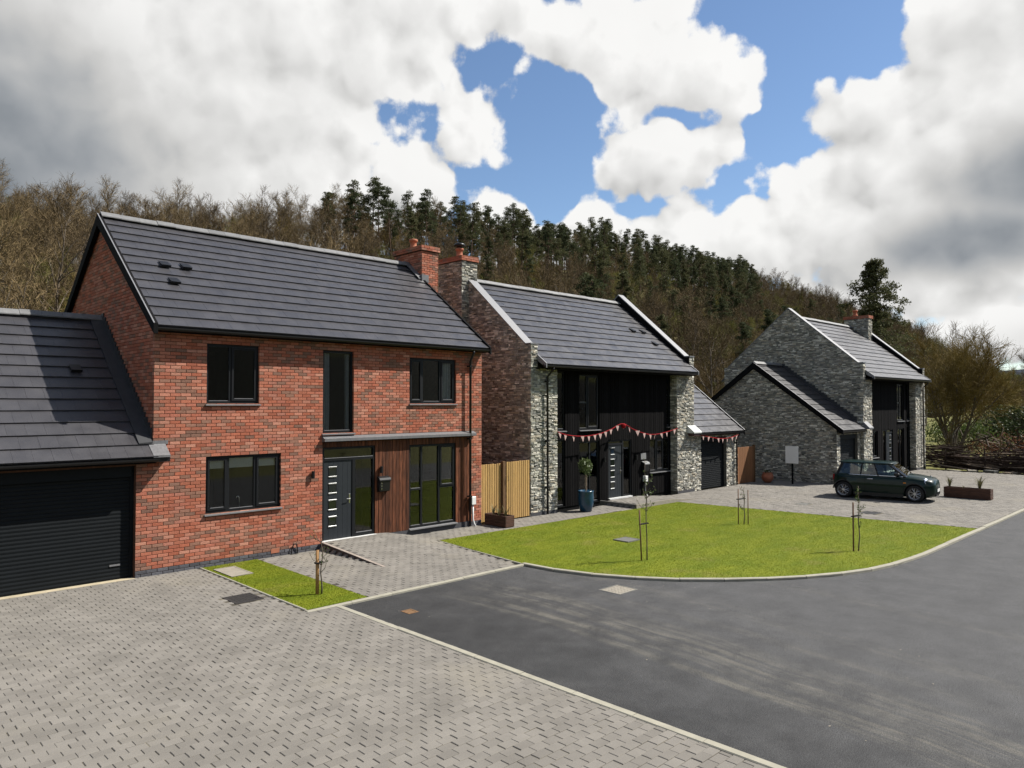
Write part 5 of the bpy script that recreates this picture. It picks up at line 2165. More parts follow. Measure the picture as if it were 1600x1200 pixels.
# ---------------------------------------------------------------- the car
def build_car(u, v, rz):
    root = empty('parked_car', (u, v, 0.02), rz, 'dark green three door hatchback parked on the paving with silver wheels', 'car')
    # x forward, y left, z up
    st = [  # x, z bottom, z sill bulge, half width, z shoulder, z top centre
        (1.885, .32, .46, .50, .62, .66), (1.845, .24, .44, .66, .72, .80), (1.74, .19, .44, .74, .79, .878), (1.52, .17, .45, .785, .83, .915),
        (1.25, .17, .46, .820, .872, .958), (.98, .17, .46, .828, .900, .980), (.70, .17, .46, .830, .910, .965), (.30, .17, .46, .832, .915, .955),
        (-.20, .17, .46, .836, .920, .950), (-.70, .17, .46, .838, .927, .955), (-1.10, .18, .47, .830, .935, .960), (-1.45, .20, .48, .800, .940, .960),
        (-1.66, .24, .50, .750, .930, .950), (-1.765, .32, .52, .680, .890, .915), (-1.80, .40, .54, .60, .80, .82)]
    st = [((x if x > -1.233 else -1.233 + (x + 1.233) * .72), *r) for (x, *r) in st]
    V, F = [], []
    prof = lambda zb, zs, w, zh, zt: [(0, zb), (w * .80, zb), (w * .955, zb + .06), (w * .99, zs - .10), (w, zs + .10), (w * .985, zs + (zh - zs) * .62), (w * .955, zh - .045), (w * .90, zh), (w * .70, zh + (zt - zh) * .62), (w * .38, zt - .006), (0, zt)]
    rows = []
    for (x, zb, zs, w, zh, zt) in st:
        h = prof(zb, zs, w, zh, zt)
        ring = [(x, y, z) for y, z in h] + [(x, -y, z) for y, z in h[-2:0:-1]]
        rows.append(ring)
    n = len(rows[0])
    for ring in rows:
        V += ring
    for i in range(len(rows) - 1):
        for k in range(n):
            F.append((i * n + k, i * n + (k + 1) % n, (i + 1) * n + (k + 1) % n, (i + 1) * n + k))
    F.append(tuple(range(n)))
    F.append(tuple(range((len(rows) - 1) * n, len(rows) * n))[::-1])
    m = MB()
    m.add(V, F)
    body = m.build('body', MT['paint_green'], root, smooth=True, local=True)
    # wheel arches cut with booleans
    for x in (1.233, -1.233):
        c = MB()
        c.tube([(x, -1.2, .315), (x, 1.2, .315)], .352, 28)
        cut = c.build('cutter', None, root, local=True)
        md = body.modifiers.new('arch', 'BOOLEAN')
        md.operation = 'DIFFERENCE'
        md.object = cut
        md.solver = 'EXACT'
    bpy.context.view_layer.update()
    dg = bpy.context.evaluated_depsgraph_get()
    me = bpy.data.meshes.new_from_object(body.evaluated_get(dg))
    body.modifiers.clear()
    body.data = me
    for o in [o for o in list(bpy.data.objects) if o.name.startswith('cutter')]:
        bpy.data.objects.remove(o)
    # the loft is smooth; keep the arch rims sharp
    try:
        me.set_sharp_from_angle(angle=math.radians(40))
    except Exception:
        pass
    # black wheel wells
    m = MB()
    for x in (1.233, -1.233):
        m.tube([(x, -.60, .33), (x, .60, .33)], .35, 20)
    m.build('wheel_well', MT['black_matt'], body, local=True)

    # arch trims and sill: black plastic
    m = MB()
    for x in (1.233, -1.233):
        for s in (1, -1):
            pts = []
            for k in range(15):
                a = math.radians(4 + 172 * k / 14)
                pts.append((x + .365 * math.cos(a), s * .812, .315 + .365 * math.sin(a)))
            m.tube(pts, .022, 6)
    for s in (1, -1):
        m.box(-.86, .86, s * .80 - .03, s * .80 + .03, .16, .27)
    m.build('wheel_arch_trim', MT['black'], body, local=True)
    # greenhouse: a closed glass-house of panes between pillars, roof on top
    zb, zt = .915, 1.355
    base = [(1.02, .60), (.90, .735), (.0, .765), (-1.0, .755), (-1.46, .70), (-1.56, .52)]
    top = [(.42, .50), (.32, .585), (-.16, .615), (-1.0, .600), (-1.30, .555), (-1.38, .42)]

    def lerp(i, t, s):
        return (base[i][0] + (top[i][0] - base[i][0]) * t, s * (base[i][1] + (top[i][1] - base[i][1]) * t), zb + (zt - zb) * t)
    mid = lambda p, q, t: tuple(a + (b - a) * t for a, b in zip(p, q))

    def pane(name, q):
        m = MB()
        m.add(q, [tuple(range(len(q)))])
        return m.build(name, MT['car_glass'], body, local=True, fix=False)
    for s in (1, -1):
        pane('side_window', [lerp(1, .06, s), lerp(2, .06, s), lerp(2, .94, s), lerp(1, .94, s)])
        pane('side_window', [mid(lerp(2, .06, s), lerp(3, .06, s), .0), lerp(3, .06, s), lerp(3, .94, s), mid(lerp(2, .94, s), lerp(3, .94, s), .0)])
        pane('side_window', [lerp(3, .06, s), lerp(4, .06, s), lerp(4, .94, s), lerp(3, .94, s)])
        m = MB()
        for (i, rr) in ((1, .035), (2, .028), (4, .045)):
            m.tube([lerp(i, -.05, s), lerp(i, 1.02, s)], rr, 6)
        m.tube([mid(lerp(2, .0, s), lerp(3, .0, s), .62), mid(lerp(2, 1., s), lerp(3, 1., s), .50)], .030, 6)
        m.build('pillar', MT['black'], body, local=True)
        m = MB()
        m.tube([lerp(0, .0, s), lerp(1, .0, s), lerp(2, .0, s), lerp(3, .0, s), lerp(4, .0, s), lerp(5, .0, s)], .014, 6)
        m.build('belt_trim', MT['chrome'], body, local=True)
    pane('windscreen', [lerp(0, .03, 1), lerp(0, .03, -1), lerp(0, .97, -1), lerp(0, .97, 1)])
    for s in (1, -1):
        pane('windscreen', [lerp(1, .03, s), lerp(0, .03, s), lerp(0, .97, s), lerp(1, .97, s)])
    pane('rear_window', [lerp(5, .05, -1), lerp(5, .05, 1), lerp(5, .95, 1), lerp(5, .95, -1)])
    for s in (1, -1):
        m = MB()
        m.add([lerp(4, .0, s), lerp(5, .0, s), lerp(5, 1., s), lerp(4, 1., s)], [(0, 1, 2, 3)])
        m.build('rear_pillar', MT['paint_green'], body, local=True)
    # roof: crowned panel
    out = [(p[0] + (.05 if p[0] > 0 else (-.06 if i > 3 else 0)), p[1] + .03) for i, p in enumerate(top)]
    ringL = [(x, y) for x, y in out]
    poly = ringL + [(x, -y) for x, y in ringL[::-1]]
    V, F = [], []
    cx = -.66
    for (sc, z) in ((1.0, 1.335), (1.01, 1.365), (.93, 1.393), (.70, 1.408), (.35, 1.413)):
        for (x, y) in poly:
            V.append((cx + (x - cx) * sc, y * sc, z))
    n = len(poly)
    for i in range(4):
        for k in range(n):
            F.append((i * n + k, i * n + (k + 1) % n, (i + 1) * n + (k + 1) % n, (i + 1) * n + k))
    F.append(tuple(range(4 * n, 5 * n)))
    F.append(tuple(range(n))[::-1])
    m = MB()
    m.add(V, F)
    m.build('roof', MT['paint_green'], body, smooth=True, local=True)
    m = MB()
    m.tube([(-1.22, 0, 1.40), (-1.37, 0, 1.53)], .008, 6)
    m.build('aerial', MT['black'], body, local=True)
    # inside: floor, dashboard, seats
    m = MB()
    m.box(.55, .92, -.62, .62, .80, .965)
    m.build('dashboard', MT['black_matt'], body, local=True)
    for y in (.34, -.34):
        m = MB()
        m.bbox(-.45, -.28, y - .24, y + .24, .70, 1.12, .04)
        m.bbox(-.42, -.32, y - .12, y + .12, 1.13, 1.28, .03)
        m.build('seat', MT['seat'], body, local=True)
    m = MB()
    m.bbox(-1.28, -1.12, -.55, .55, .75, 1.10, .04)
    m.build('rear_seat', MT['seat'], body, local=True)
    m = MB()
    ring = [((.36 + .05 * math.sin(a)), -.34 + .17 * math.cos(a), 1.0 + .16 * math.sin(a)) for a in [2 * math.pi * k / 16 for k in range(17)]]
    m.tube(ring, .012, 6)
    m.build('steering_wheel', MT['black'], body, local=True)
    # wheels
    for x in (1.233, -1.233):
        for s in (1, -1):
            w = MB()
            yo, yi = s * .815, s * .63
            rp = [(.205, 0), (.235, .02), (.295, .0), (.312, .035), (.312, .15), (.295, .185), (.205, .185)]
            V, F = [], []
            N = 28
            for (r, d) in rp:
                for k in range(N):
                    a = 2 * math.pi * k / N
                    V.append((x + r * math.cos(a), yo - s * d, .312 + r * math.sin(a)))
            for i in range(len(rp) - 1):
                for k in range(N):
                    F.append((i * N + k, i * N + (k + 1) % N, (i + 1) * N + (k + 1) % N, (i + 1) * N + k))
            w.add(V, F)
            tyre = w.build('wheel', MT['tyre'], root, smooth=True, local=True)
            w = MB()
            ringo = []
            V, F = [], []
            rp = [(.21, .0), (.222, -.008), (.19, .02), (.185, .10)]
            for (r, d) in rp:
                for k in range(N):
                    a = 2 * math.pi * k / N
                    V.append((x + r * math.cos(a), yo - s * (d + .012), .312 + r * math.sin(a)))
            for i in range(len(rp) - 1):
                for k in range(N):
                    F.append((i * N + k, i * N + (k + 1) % N, (i + 1) * N + (k + 1) % N, (i + 1) * N + k))
            w.add(V, F)
            for k in range(7):
                a = 2 * math.pi * k / 7
                d1 = Vector((math.cos(a), 0, math.sin(a)))
                c = Vector((x, yo - s * .018, .312))
                t = Vector((-math.sin(a), 0, math.cos(a)))
                for sg in (1, -1):
                    w.tube([c + d1 * .04, c + d1 * .12 + t * .012 * sg, c + d1 * .20 + t * .045 * sg], .011, 5)
            w.tube([(x, yo - s * .012, .312), (x, yo - s * .06, .312)], .05, 14)
            w.build('rim', MT['alloy'], tyre, local=True)
            w = MB()
            w.tube([(x, yo - s * .07, .312), (x, yo - s * .085, .312)], .17, 20)
            w.build('brake_disc', MT['black'], tyre, local=True)
    # lamps, grille, bumper, plate, mirrors, handles
    for s in (1, -1):
        m = MB()
        c = Vector((1.60, s * .60, .745))
        ax = Vector((.82, s * .36, .42)).normalized()
        e1 = ax.orthogonal().normalized()
        e2 = ax.cross(e1)
        V, F = [], []
        N = 20
        for (r, d) in ((.155, -.06), (.15, .03), (.11, .06), (.05, .075)):
            for k in range(N):
                a = 2 * math.pi * k / N
                V.append(tuple(c + (e1 * math.cos(a) + e2 * math.sin(a)) * r + ax * d))
        for i in range(3):
            for k in range(N):
                F.append((i * N + k, i * N + (k + 1) % N, (i + 1) * N + (k + 1) % N, (i + 1) * N + k))
        F.append(tuple(range(3 * N, 4 * N)))
        m.add(V, F)
        hl = m.build('headlight', MT['lamp_clear'], body, smooth=True, local=True)
        m = MB()
        m.tube([tuple(c + (e1 * math.cos(a) + e2 * math.sin(a)) * .155 + ax * .025) for a in [2 * math.pi * k / 20 for k in range(21)]], .012, 6)
        m.build('headlight_ring', MT['chrome'], hl, local=True)
        m = MB()
        m.lathe([(.055, 0), (.055, .02), (.03, .03)], 14)
        fl = m.build('fog_light', MT['lamp_clear'], body, local=True)
        fl.location = (1.80, s * .50, .36)
        fl.rotation_euler = (0, math.pi / 2, 0)
        m = MB()
        m.box(.86, .95, s * .826 - .008, s * .826 + .012, .68, .715)
        m.build('side_repeater', MT['lamp_orange'], body, local=True)
        m = MB()
        m.bbox(.58, .76, s * .93 - .075, s * .93 + .075, .94, 1.06, .035)
        mr = m.build('wing_mirror', MT['black'], body, local=True)
        m = MB()
        m.tube([(.71, s * .80, .93), (.69, s * .90, .97)], .022, 6)
        m.build('mirror_arm', MT['black'], mr, local=True)
        m = MB()
        m.tube([(-.36, s * .842, .78), (-.34, s * .858, .785), (-.20, s * .858, .785), (-.18, s * .842, .78)], .014, 6)
        m.build('door_handle', MT['chrome'], body, local=True)
        m = MB()
        m.bbox(-1.64, -1.53, s * .63 - .06, s * .62 + .06, .66, .88, .02)
        m.build('tail_light', MT['flag_red'], body, local=True)
        m = MB()
        m.box(.875, .88, s * .8285 - .003, s * .8285 + .003, .30, .86)
        m.box(-.455, -.45, s * .8365 - .003, s * .8365 + .003, .30, .88)
        m.build('door_seam', MT['black_matt'], body, local=True)
    m = MB()
    for i in range(4):
        z = .54 + i * .042
        m.tube([(1.885 - i * .013, -.34 + i * .01, z), (1.905 - i * .013, 0, z), (1.885 - i * .013, .34 - i * .01, z)], .011, 6)
    m.build('grille', MT['chrome'], body, local=True)
    m = MB()
    m.bbox(1.845, 1.885, -.52, .52, .24, .40, .015)
    m.build('lower_intake', MT['black'], body, local=True)
    m = MB()
    m.tube([(1.70, -.70, .235), (1.84, -.50, .228), (1.895, 0, .225), (1.84, .50, .228), (1.70, .70, .235)], .016, 6)
    m.build('bumper_strip', MT['chrome'], body, local=True)
    m = MB()
    m.box(1.897, 1.907, -.26, .26, .375, .485)
    m.build('number_plate', MT['white'], body, local=True)
    m = MB()
    for s in (1, -1):
        m.tube([(1.30, s * .16, .962), (1.05, s * .2, .984)], .004, 4)
    m.build('bonnet_seam', MT['black_matt'], body, local=True)
    return root


build_car(24.73, -6.25, math.radians(-82))


# ---------------------------------------------------------------- trees
class Q:
    """quad soup"""
    def __init__(self):
        self.V, self.F, self.k = [], [], 0

    def add(self, V, F):
        V = np.asarray(V, float)
        self.V.append(V)
        self.F.append(np.asarray(F, int) + self.k)
        self.k += len(V)

    def tube(self, pts, rads, n):
        pts = np.asarray(pts, float)
        m = len(pts)
        d = np.gradient(pts, axis=0)
        d /= np.maximum(np.linalg.norm(d, axis=1)[:, None], 1e-9)
        ref = np.array([.3, .9, .1])
        a = np.cross(d, ref)
        a /= np.maximum(np.linalg.norm(a, axis=1)[:, None], 1e-9)
        b = np.cross(d, a)
        an = np.arange(n) * 2 * np.pi / n
        ring = (a[:, None] * np.cos(an)[None, :, None] + b[:, None] * np.sin(an)[None, :, None]) * np.asarray(rads)[:, None, None] + pts[:, None]
        I = np.arange(m * n).reshape(m, n)
        J = np.roll(I, -1, axis=1)
        self.add(ring.reshape(-1, 3), np.stack([I[:-1], J[:-1], J[1:], I[1:]], -1).reshape(-1, 4))

    def out(self):
        return np.concatenate(self.V), np.concatenate(self.F)


def grow(rng, start, direction, length, segs, wiggle, up):
    pts = [np.array(start, float)]
    d = np.array(direction, float)
    d /= np.linalg.norm(d)
    for i in range(segs):
        d = d + rng.normal(0, wiggle, 3) + np.array([0, 0, up])
        d /= np.linalg.norm(d)
        pts.append(pts[-1] + d * length / segs)
    return np.array(pts)


def ribbons(rng, P0, P1, w0, w1):
    """thin strips from P0 to P1 (arrays)"""
    d = P1 - P0
    s = np.cross(d, rng.normal(0, 1, d.shape))
    s /= np.maximum(np.linalg.norm(s, axis=1)[:, None], 1e-9)
    V = np.stack([P0 - s * w0, P0 + s * w0, P1 + s * w1, P1 - s * w1], 1).reshape(-1, 3)
    return V, np.arange(len(V)).reshape(-1, 4)


def bare_tree(seed, H, spread, stems=1, n1=10, n2=6, n3=6, n4=5, base=.3, up=.06, twig=.016, tl=.75, trunk_r=.16, open_=.9):
    rng = np.random.default_rng(seed)
    T, C = Q(), Q()
    for s in range(stems):
        if stems == 1:
            d0 = (rng.normal(0, .05), rng.normal(0, .05), 1)
            r0 = trunk_r
        else:
            a = s / stems * 6.283 + rng.random()
            d0 = (math.cos(a) * .35 * open_, math.sin(a) * .35 * open_, 1)
            r0 = trunk_r * .55
        h = H * (.80 if stems == 1 else rng.uniform(.6, .85))
        tr = grow(rng, (rng.normal(0, .1 * (stems > 1)), rng.normal(0, .1 * (stems > 1)), -.3), d0, h, 9, .045, .03)
        rr = r0 * (1 - np.linspace(0, 1, 10) * .82)
        rr[0] *= 1.35
        T.tube(tr, rr, 7)
        k1 = max(3, n1 // (1 if stems == 1 else 2))
        for i in range(k1):
            f = base + (1 - base) * (i + rng.random()) / k1
            x = f * 9
            p = tr[int(min(x, 8))] + (tr[min(int(x) + 1, 9)] - tr[int(min(x, 8))]) * (x - int(x))
            a = rng.random() * 6.283
            el = rng.uniform(.25, .9) + f * .45
            L = spread * (1.15 - .62 * f) * rng.uniform(.75, 1.15)
            d = (math.cos(a) * math.cos(el), math.sin(a) * math.cos(el), math.sin(el))
            b1 = grow(rng, p, d, L, 6, .13, up)
            T.tube(b1, max(.025, r0 * (.52 - .30 * f)) * (1 - np.linspace(0, 1, 7) * .78), 5)
            for j in range(n2):
                g = .22 + .78 * (j + rng.random()) / n2
                y = min(g * 6, 5.99)
                q = b1[int(y)] + (b1[int(y) + 1] - b1[int(y)]) * (y - int(y))
                dd = b1[int(y) + 1] - b1[int(y)]
                dd = dd / np.linalg.norm(dd) + rng.normal(0, .62, 3)
                b2 = grow(rng, q, dd, L * rng.uniform(.30, .52) * (1.25 - .5 * g), 4, .16, up * 1.6)
                C.tube(b2, np.linspace(.028, .010, 5), 3)
                P0, D = [], []
                for m_ in range(n3):
                    z = min((.15 + .85 * (m_ + rng.random()) / n3) * 4, 3.99)
                    c = b2[int(z)] + (b2[int(z) + 1] - b2[int(z)]) * (z - int(z))
                    e = b2[int(z) + 1] - b2[int(z)]
                    P0.append(c)
                    D.append(e / max(np.linalg.norm(e), 1e-6))
                P0, D = np.array(P0), np.array(D)
                D = D + rng.normal(0, .55, D.shape) + np.array([0, 0, .22])
                D /= np.linalg.norm(D, axis=1)[:, None]
                L3 = tl * rng.uniform(.8, 1.5, len(P0))[:, None]
                P1 = P0 + D * L3
                C.add(*ribbons(rng, P0, P1, twig, twig * .5))
                for t in range(n4):
                    g2 = rng.uniform(.2, 1., (len(P0), 1))
                    S0 = P0 + D * L3 * g2
                    E = D + rng.normal(0, .6, D.shape) + np.array([0, 0, .15])
                    E /= np.linalg.norm(E, axis=1)[:, None]
                    C.add(*ribbons(rng, S0, S0 + E * tl * rng.uniform(.45, .95, (len(P0), 1)), twig * .62, twig * .25))
    return T.out(), C.out()


def ivy_on(seed, H, r=.4):
    rng = np.random.default_rng(seed)
    n = 900
    z = rng.random(n) ** .8 * H
    a = rng.random(n) * 6.283
    rr = r * (1 - .5 * z / H) * rng.uniform(.5, 1.1, n)
    P = np.stack([np.cos(a) * rr, np.sin(a) * rr, z], 1)
    A = rng.normal(0, 1, (n, 3))
    A /= np.linalg.norm(A, axis=1)[:, None]
    B = np.cross(A, rng.normal(0, 1, (n, 3)))
    B /= np.linalg.norm(B, axis=1)[:, None]
    s = .10
    V = np.stack([P - A * s, P - B * s * .7, P + A * s, P + B * s * .7], 1).reshape(-1, 3)
    return V, np.arange(n * 4).reshape(-1, 4)


def pine_tree(seed, H, crown_from=.5, spread=2.4, clumps=34, needles=70, size=.17):
    rng = np.random.default_rng(seed)
    T, C = Q(), Q()
    tr = grow(rng, (0, 0, -.3), (rng.normal(0, .03), rng.normal(0, .03), 1), H * .97, 9, .025, .02)
    T.tube(tr, .19 * (1 - np.linspace(0, 1, 10) * .82), 7)
    for i in range(clumps):
        f = crown_from + (1 - crown_from) * ((i + rng.random()) / clumps) ** .9
        x = min(f * 9, 8.99)
        p = tr[int(x)] + (tr[int(x) + 1] - tr[int(x)]) * (x - int(x))
        a = rng.random() * 6.283
        g = (f - crown_from) / (1 - crown_from)
        R = spread * (1.0 - .72 * g) * rng.uniform(.35, 1.05) * (.55 + .45 * min(1, g * 3 + .4))
        c = p + np.array([math.cos(a) * R, math.sin(a) * R, rng.uniform(-.1, .5)])
        T.tube(np.array([p - [0, 0, .3], (p + c) / 2 + [0, 0, -.1], c]), [.05, .035, .015], 4)
        rad = np.array([.85, .85, .42]) * rng.uniform(.65, 1.15) * (spread / 2.4)
        C.add(*leaf_cloud(rng, needles, c, rad, size, shell=.1))
    # a few dead stubs on the bare bole
    for i in range(7):
        x = rng.uniform(.2, crown_from) * 9
        p = tr[int(x)]
        a = rng.random() * 6.283
        T.tube(np.array([p, p + [math.cos(a) * .8, math.sin(a) * .8, .1]]), [.03, .008], 3)
    return T.out(), C.out()


def spruce_tree(seed, H, spread):
    rng = np.random.default_rng(seed)
    T, C = Q(), Q()
    tr = grow(rng, (0, 0, -.3), (0, 0, 1), H, 9, .012, .02)
    T.tube(tr, .24 * (1 - np.linspace(0, 1, 10) * .93), 7)
    n = 84
    for i in range(n):
        f = .16 + .83 * (i / n)
        x = min(f * 9, 8.99)
        p = tr[int(x)] + (tr[int(x) + 1] - tr[int(x)]) * (x - int(x))
        a = i * 2.4 + rng.normal(0, .3)
        R = spread * (1.05 - f) ** .7 * rng.uniform(.40, 1.08)
        b = np.array([p + np.array([math.cos(a) * R * t, math.sin(a) * R * t, R * (.16 * t - .34 * t * t)]) for t in (0, .35, .7, 1)])
        T.tube(b, [.05, .035, .02, .008], 4)
        for t in range(7):
            q = b[min(3, 1 + t // 2)] * .6 + b[min(2, t // 2)] * .4
            C.add(*leaf_cloud(rng, 44, q + rng.normal(0, .15, 3) - np.array([0, 0, .12]), (.18 * R + .25, .18 * R + .25, .42), .13, shell=.02))
    return T.out(), C.out()


def bush(seed, R, H, n=900, size=.09, twigs=260):
    rng = np.random.default_rng(seed)
    T, C = Q(), Q()
    P0 = np.zeros((twigs, 3))
    P0[:, :2] = rng.normal(0, R * .25, (twigs, 2))
    d = rng.normal(0, .5, (twigs, 3))
    d[:, 2] = np.abs(d[:, 2]) + .6
    d /= np.linalg.norm(d, axis=1)[:, None]
    L = rng.uniform(.5, 1.1, (twigs, 1)) * np.array([[1.]]) * H
    T.add(*ribbons(rng, P0, P0 + d * L * np.array([R / H, R / H, 1]), .014, .005))
    for k in range(9):
        c = np.array([rng.normal(0, R * .42), rng.normal(0, R * .42), H * rng.uniform(.25, .78)])
        if n:
            C.add(*leaf_cloud(rng, n // 9, c, (R * .5, R * .5, H * .30), size, shell=.05))
    if not n:
        C.add(*ribbons(rng, P0, P0 + d * L * np.array([R / H, R / H, 1]) * .9, .010, .004))
    return T.out(), C.out()


def mesh_of(name, parts):
    """parts: list of ((V,F), material) -> one mesh with several materials"""
    Vs, Fs, Ms, k = [], [], [], 0
    for i, ((V, F), mt) in enumerate(parts):
        Vs.append(V)
        Fs.append(F + k)
        Ms.append(np.full(len(F), i, np.int32))
        k += len(V)
    me = raw_mesh(name, np.concatenate(Vs), np.concatenate(Fs))
    for (_, mt) in parts:
        me.materials.append(mt)
    me.polygons.foreach_set('material_index', np.concatenate(Ms))
    return me


KIND = {}


def tree_kind(key, geo, trunk_mat, crown_mat, extra=None):
    (t, c) = geo
    tm = raw_mesh(key + '_trunk', *t, smooth=True)
    tm.materials.append(trunk_mat)
    cm = raw_mesh(key + '_crown', *c)
    cm.materials.append(crown_mat)
    parts = [(t, trunk_mat), (c, crown_mat)]
    em = None
    if extra is not None:
        em = raw_mesh(key + '_ivy', *extra)
        em.materials.append(MT['ivy'])
        parts.append((extra, MT['ivy']))
    KIND[key] = (tm, cm, em, mesh_of(key, parts))


tree_kind('oak_a', bare_tree(1, 14, 5.6, n1=13), MT['bark'], MT['twig'])
tree_kind('oak_b', bare_tree(2, 13, 5.0, n1=12, base=.35), MT['bark'], MT['twig'], ivy_on(1, 7, .45))
tree_kind('ash', bare_tree(3, 15.5, 4.2, n1=12, base=.38, up=.12), MT['bark'], MT['twig'])
tree_kind('birch', bare_tree(4, 13, 3.4, n1=12, base=.30, up=.10, trunk_r=.11), M('bark_pale', (.24, .21, .17), .9, .2, amp=.35, scale=2), MT['twig'])
tree_kind('budding', bare_tree(5, 12, 4.6, n1=12, twig=.020), MT['bark'], MT['twig_green'])
tree_kind('hazel', bare_tree(6, 8, 2.8, stems=6, n1=8, base=.3, tl=.65), MT['bark'], MT['twig'])
tree_kind('sallow', bare_tree(7, 8.5, 3.0, stems=5, n1=9, base=.3, twig=.020, tl=.65), MT['bark'], MT['twig_gold'])
tree_kind('pine_a', pine_tree(11, 17, .52, 2.7), MT['bark_pine'], MT['needle'])
tree_kind('pine_b', pine_tree(12, 16, .45, 2.3, 38), MT['bark_pine'], MT['needle'])
tree_kind('pine_c', pine_tree(13, 18, .60, 3.0, 30, 85), MT['bark_pine'], MT['needle'])
tree_kind('scrub_a', bush(21, 1.9, 2.3, 700, .10), MT['bark'], MT['scrub'])
tree_kind('scrub_b', bush(22, 1.6, 1.8, 0), MT['twig'], MT['twig'])
tree_kind('scrub_c', bush(23, 1.7, 2.0, 600, .09), MT['bark'], MT['ivy'])


def plant_tree(name, key, u, v, z, rz, s, label, cat, group=None, sz=None):
    tm, cm, em, _ = KIND[key]
    root = bpy.data.objects.new(name, None)
    root.location = (u, v, z)
    root.rotation_euler = (0, 0, rz)
    root.scale = (s, s, sz or s)
    root.empty_display_size = .5
    COL.objects.link(root)
    for nm, me in (('trunk', tm), ('crown', cm), ('ivy', em)):
        if me is not None:
            o = bpy.data.objects.new(nm, me)
            COL.objects.link(o)
            o.parent = root
    return tag(root, label, cat, group)


LAB = {'oak_a': 'bare broad crowned brown tree in the wood on the hillside', 'oak_b': 'bare tree with a dark ivy clad trunk in the wood on the hillside',
       'ash': 'tall bare upright tree in the wood on the hillside', 'birch': 'slender bare tree with a pale trunk in the wood on the hillside',
       'budding': 'tree with yellowish green buds in the wood on the hillside', 'hazel': 'low many stemmed bare brown tree in the wood on the hillside',
       'sallow': 'low many stemmed golden brown tree in the wood on the hillside', 'pine_a': 'dark evergreen pine with a bare trunk on the hill ridge',
       'pine_b': 'dark narrow crowned pine on the hill ridge', 'pine_c': 'dark flat topped pine with a long bare trunk on the hill ridge'}
NAMES = {'pine_a': 'pine_tree', 'pine_b': 'pine_tree', 'pine_c': 'pine_tree'}


def to_px(P):
    d = np.asarray(P, float) - np.array(CAM)
    D = d[:, 0] * math.cos(TH) + d[:, 1] * math.sin(TH)
    r = d[:, 0] * math.sin(TH) - d[:, 1] * math.cos(TH)
    return 800 + 1150 * r / np.maximum(D, .1), 630 - 1150 * d[:, 2] / np.maximum(D, .1), D


def build_wood():
    rng = np.random.default_rng(77)
    pts = []
    for u in np.arange(-70, 700, 5.4):
        for v in np.arange(24, 182, 5.4):
            pts.append((u + rng.uniform(-2.4, 2.4), v + rng.uniform(-2.4, 2.4)))
    P = np.array(pts)
    start = 22 + np.clip((P[:, 0] - 30) * .12, 0, 60)
    P = P[P[:, 1] > start + 2]
    z = hill_h(P[:, 0], P[:, 1]) - .2
    P3 = np.column_stack([P, z])
    px, py, D = to_px(P3 + np.array([0, 0, 6]))
    ok = (D > 15) & (px > -140) & (px < 1740)
    P3, px, D = P3[ok], px[ok], D[ok]
    kinds = []
    for (u, v, zz), x in zip(P3, px):
        h = (v - 20) / 139
        r = rng.random()
        pineband = (x > 500) & (x < 1185)
        if pineband and h > .70 - .08 * (x > 640) and r < (.80 if h > .9 else .58):
            k = ('pine_a', 'pine_b', 'pine_c')[int(rng.integers(3))]
        elif h < .14 and r < .5:
            k = ('hazel', 'sallow')[int(rng.random() < .3)]
        else:
            k = ['oak_a', 'oak_b', 'ash', 'birch', 'budding', 'oak_a', 'hazel', 'sallow', 'birch'][int(rng.integers(9))]
            if x > 760 and rng.random() < .08:
                k = 'budding'
            elif x > 760 and h < .6 and rng.random() < .12:
                k = 'pine_b'
            if k == 'budding' and x < 700 and rng.random() < .6:
                k = 'oak_a'
        kinds.append(k)
    kinds = np.array(kinds)
    s = rng.uniform(.74, 1.18, len(P3)) * np.interp(P3[:, 0], [0, 300, 500], [1, 1.0, 1.1])
    # beyond the pines the ridge trees stand a little lower
    d3 = np.linalg.norm(P3 - np.array(CAM), axis=1)
    order = np.argsort(d3)
    # the ones that show largest become single trees: the near slope and the whole skyline
    sky = P3[:, 1] > 146
    score = d3.copy()
    score[sky] *= .62
    one = np.argsort(score)[:285]
    rest = np.setdiff1d(np.arange(len(P3)), one)
    for i in one:
        k = kinds[i]
        plant_tree(NAMES.get(k, 'woodland_tree'), k, *P3[i], rng.random() * 6.28, s[i], LAB[k], 'tree', {'pine_tree': 'pines on the ridge'}.get(NAMES.get(k), 'trees of the hillside wood') + ' (' + k.split('_')[0] + ')')
    keys = list(KIND)
    idx = [keys.index(k) for k in kinds[rest]]
    A = [(*P3[i], keys.index(kinds[i]), rng.random() * 6.28, s[i]) for i in rest]
    # undergrowth and scrub over the whole slope
    n = 3600
    u = rng.uniform(-60, 420, n)
    v = 21 + np.clip((u - 30) * .12, 0, 60) + rng.random(n) ** 1.6 * 130
    zz = hill_h(u, v) - .25
    px, py, D = to_px(np.column_stack([u, v, zz + 1]))
    ok = (D > 15) & (px > -140) & (px < 1740)
    B = []
    for i in np.where(ok)[0]:
        k = ['scrub_a', 'scrub_b', 'scrub_b', 'scrub_c', 'scrub_a'][int(rng.integers(5))]
        if px[i] < 260 and v[i] < 52:
            k = 'scrub_a'
        B.append((u[i], v[i], zz[i], keys.index(k), rng.random() * 6.28, rng.uniform(.7, 1.5)))
    return keys, A, B


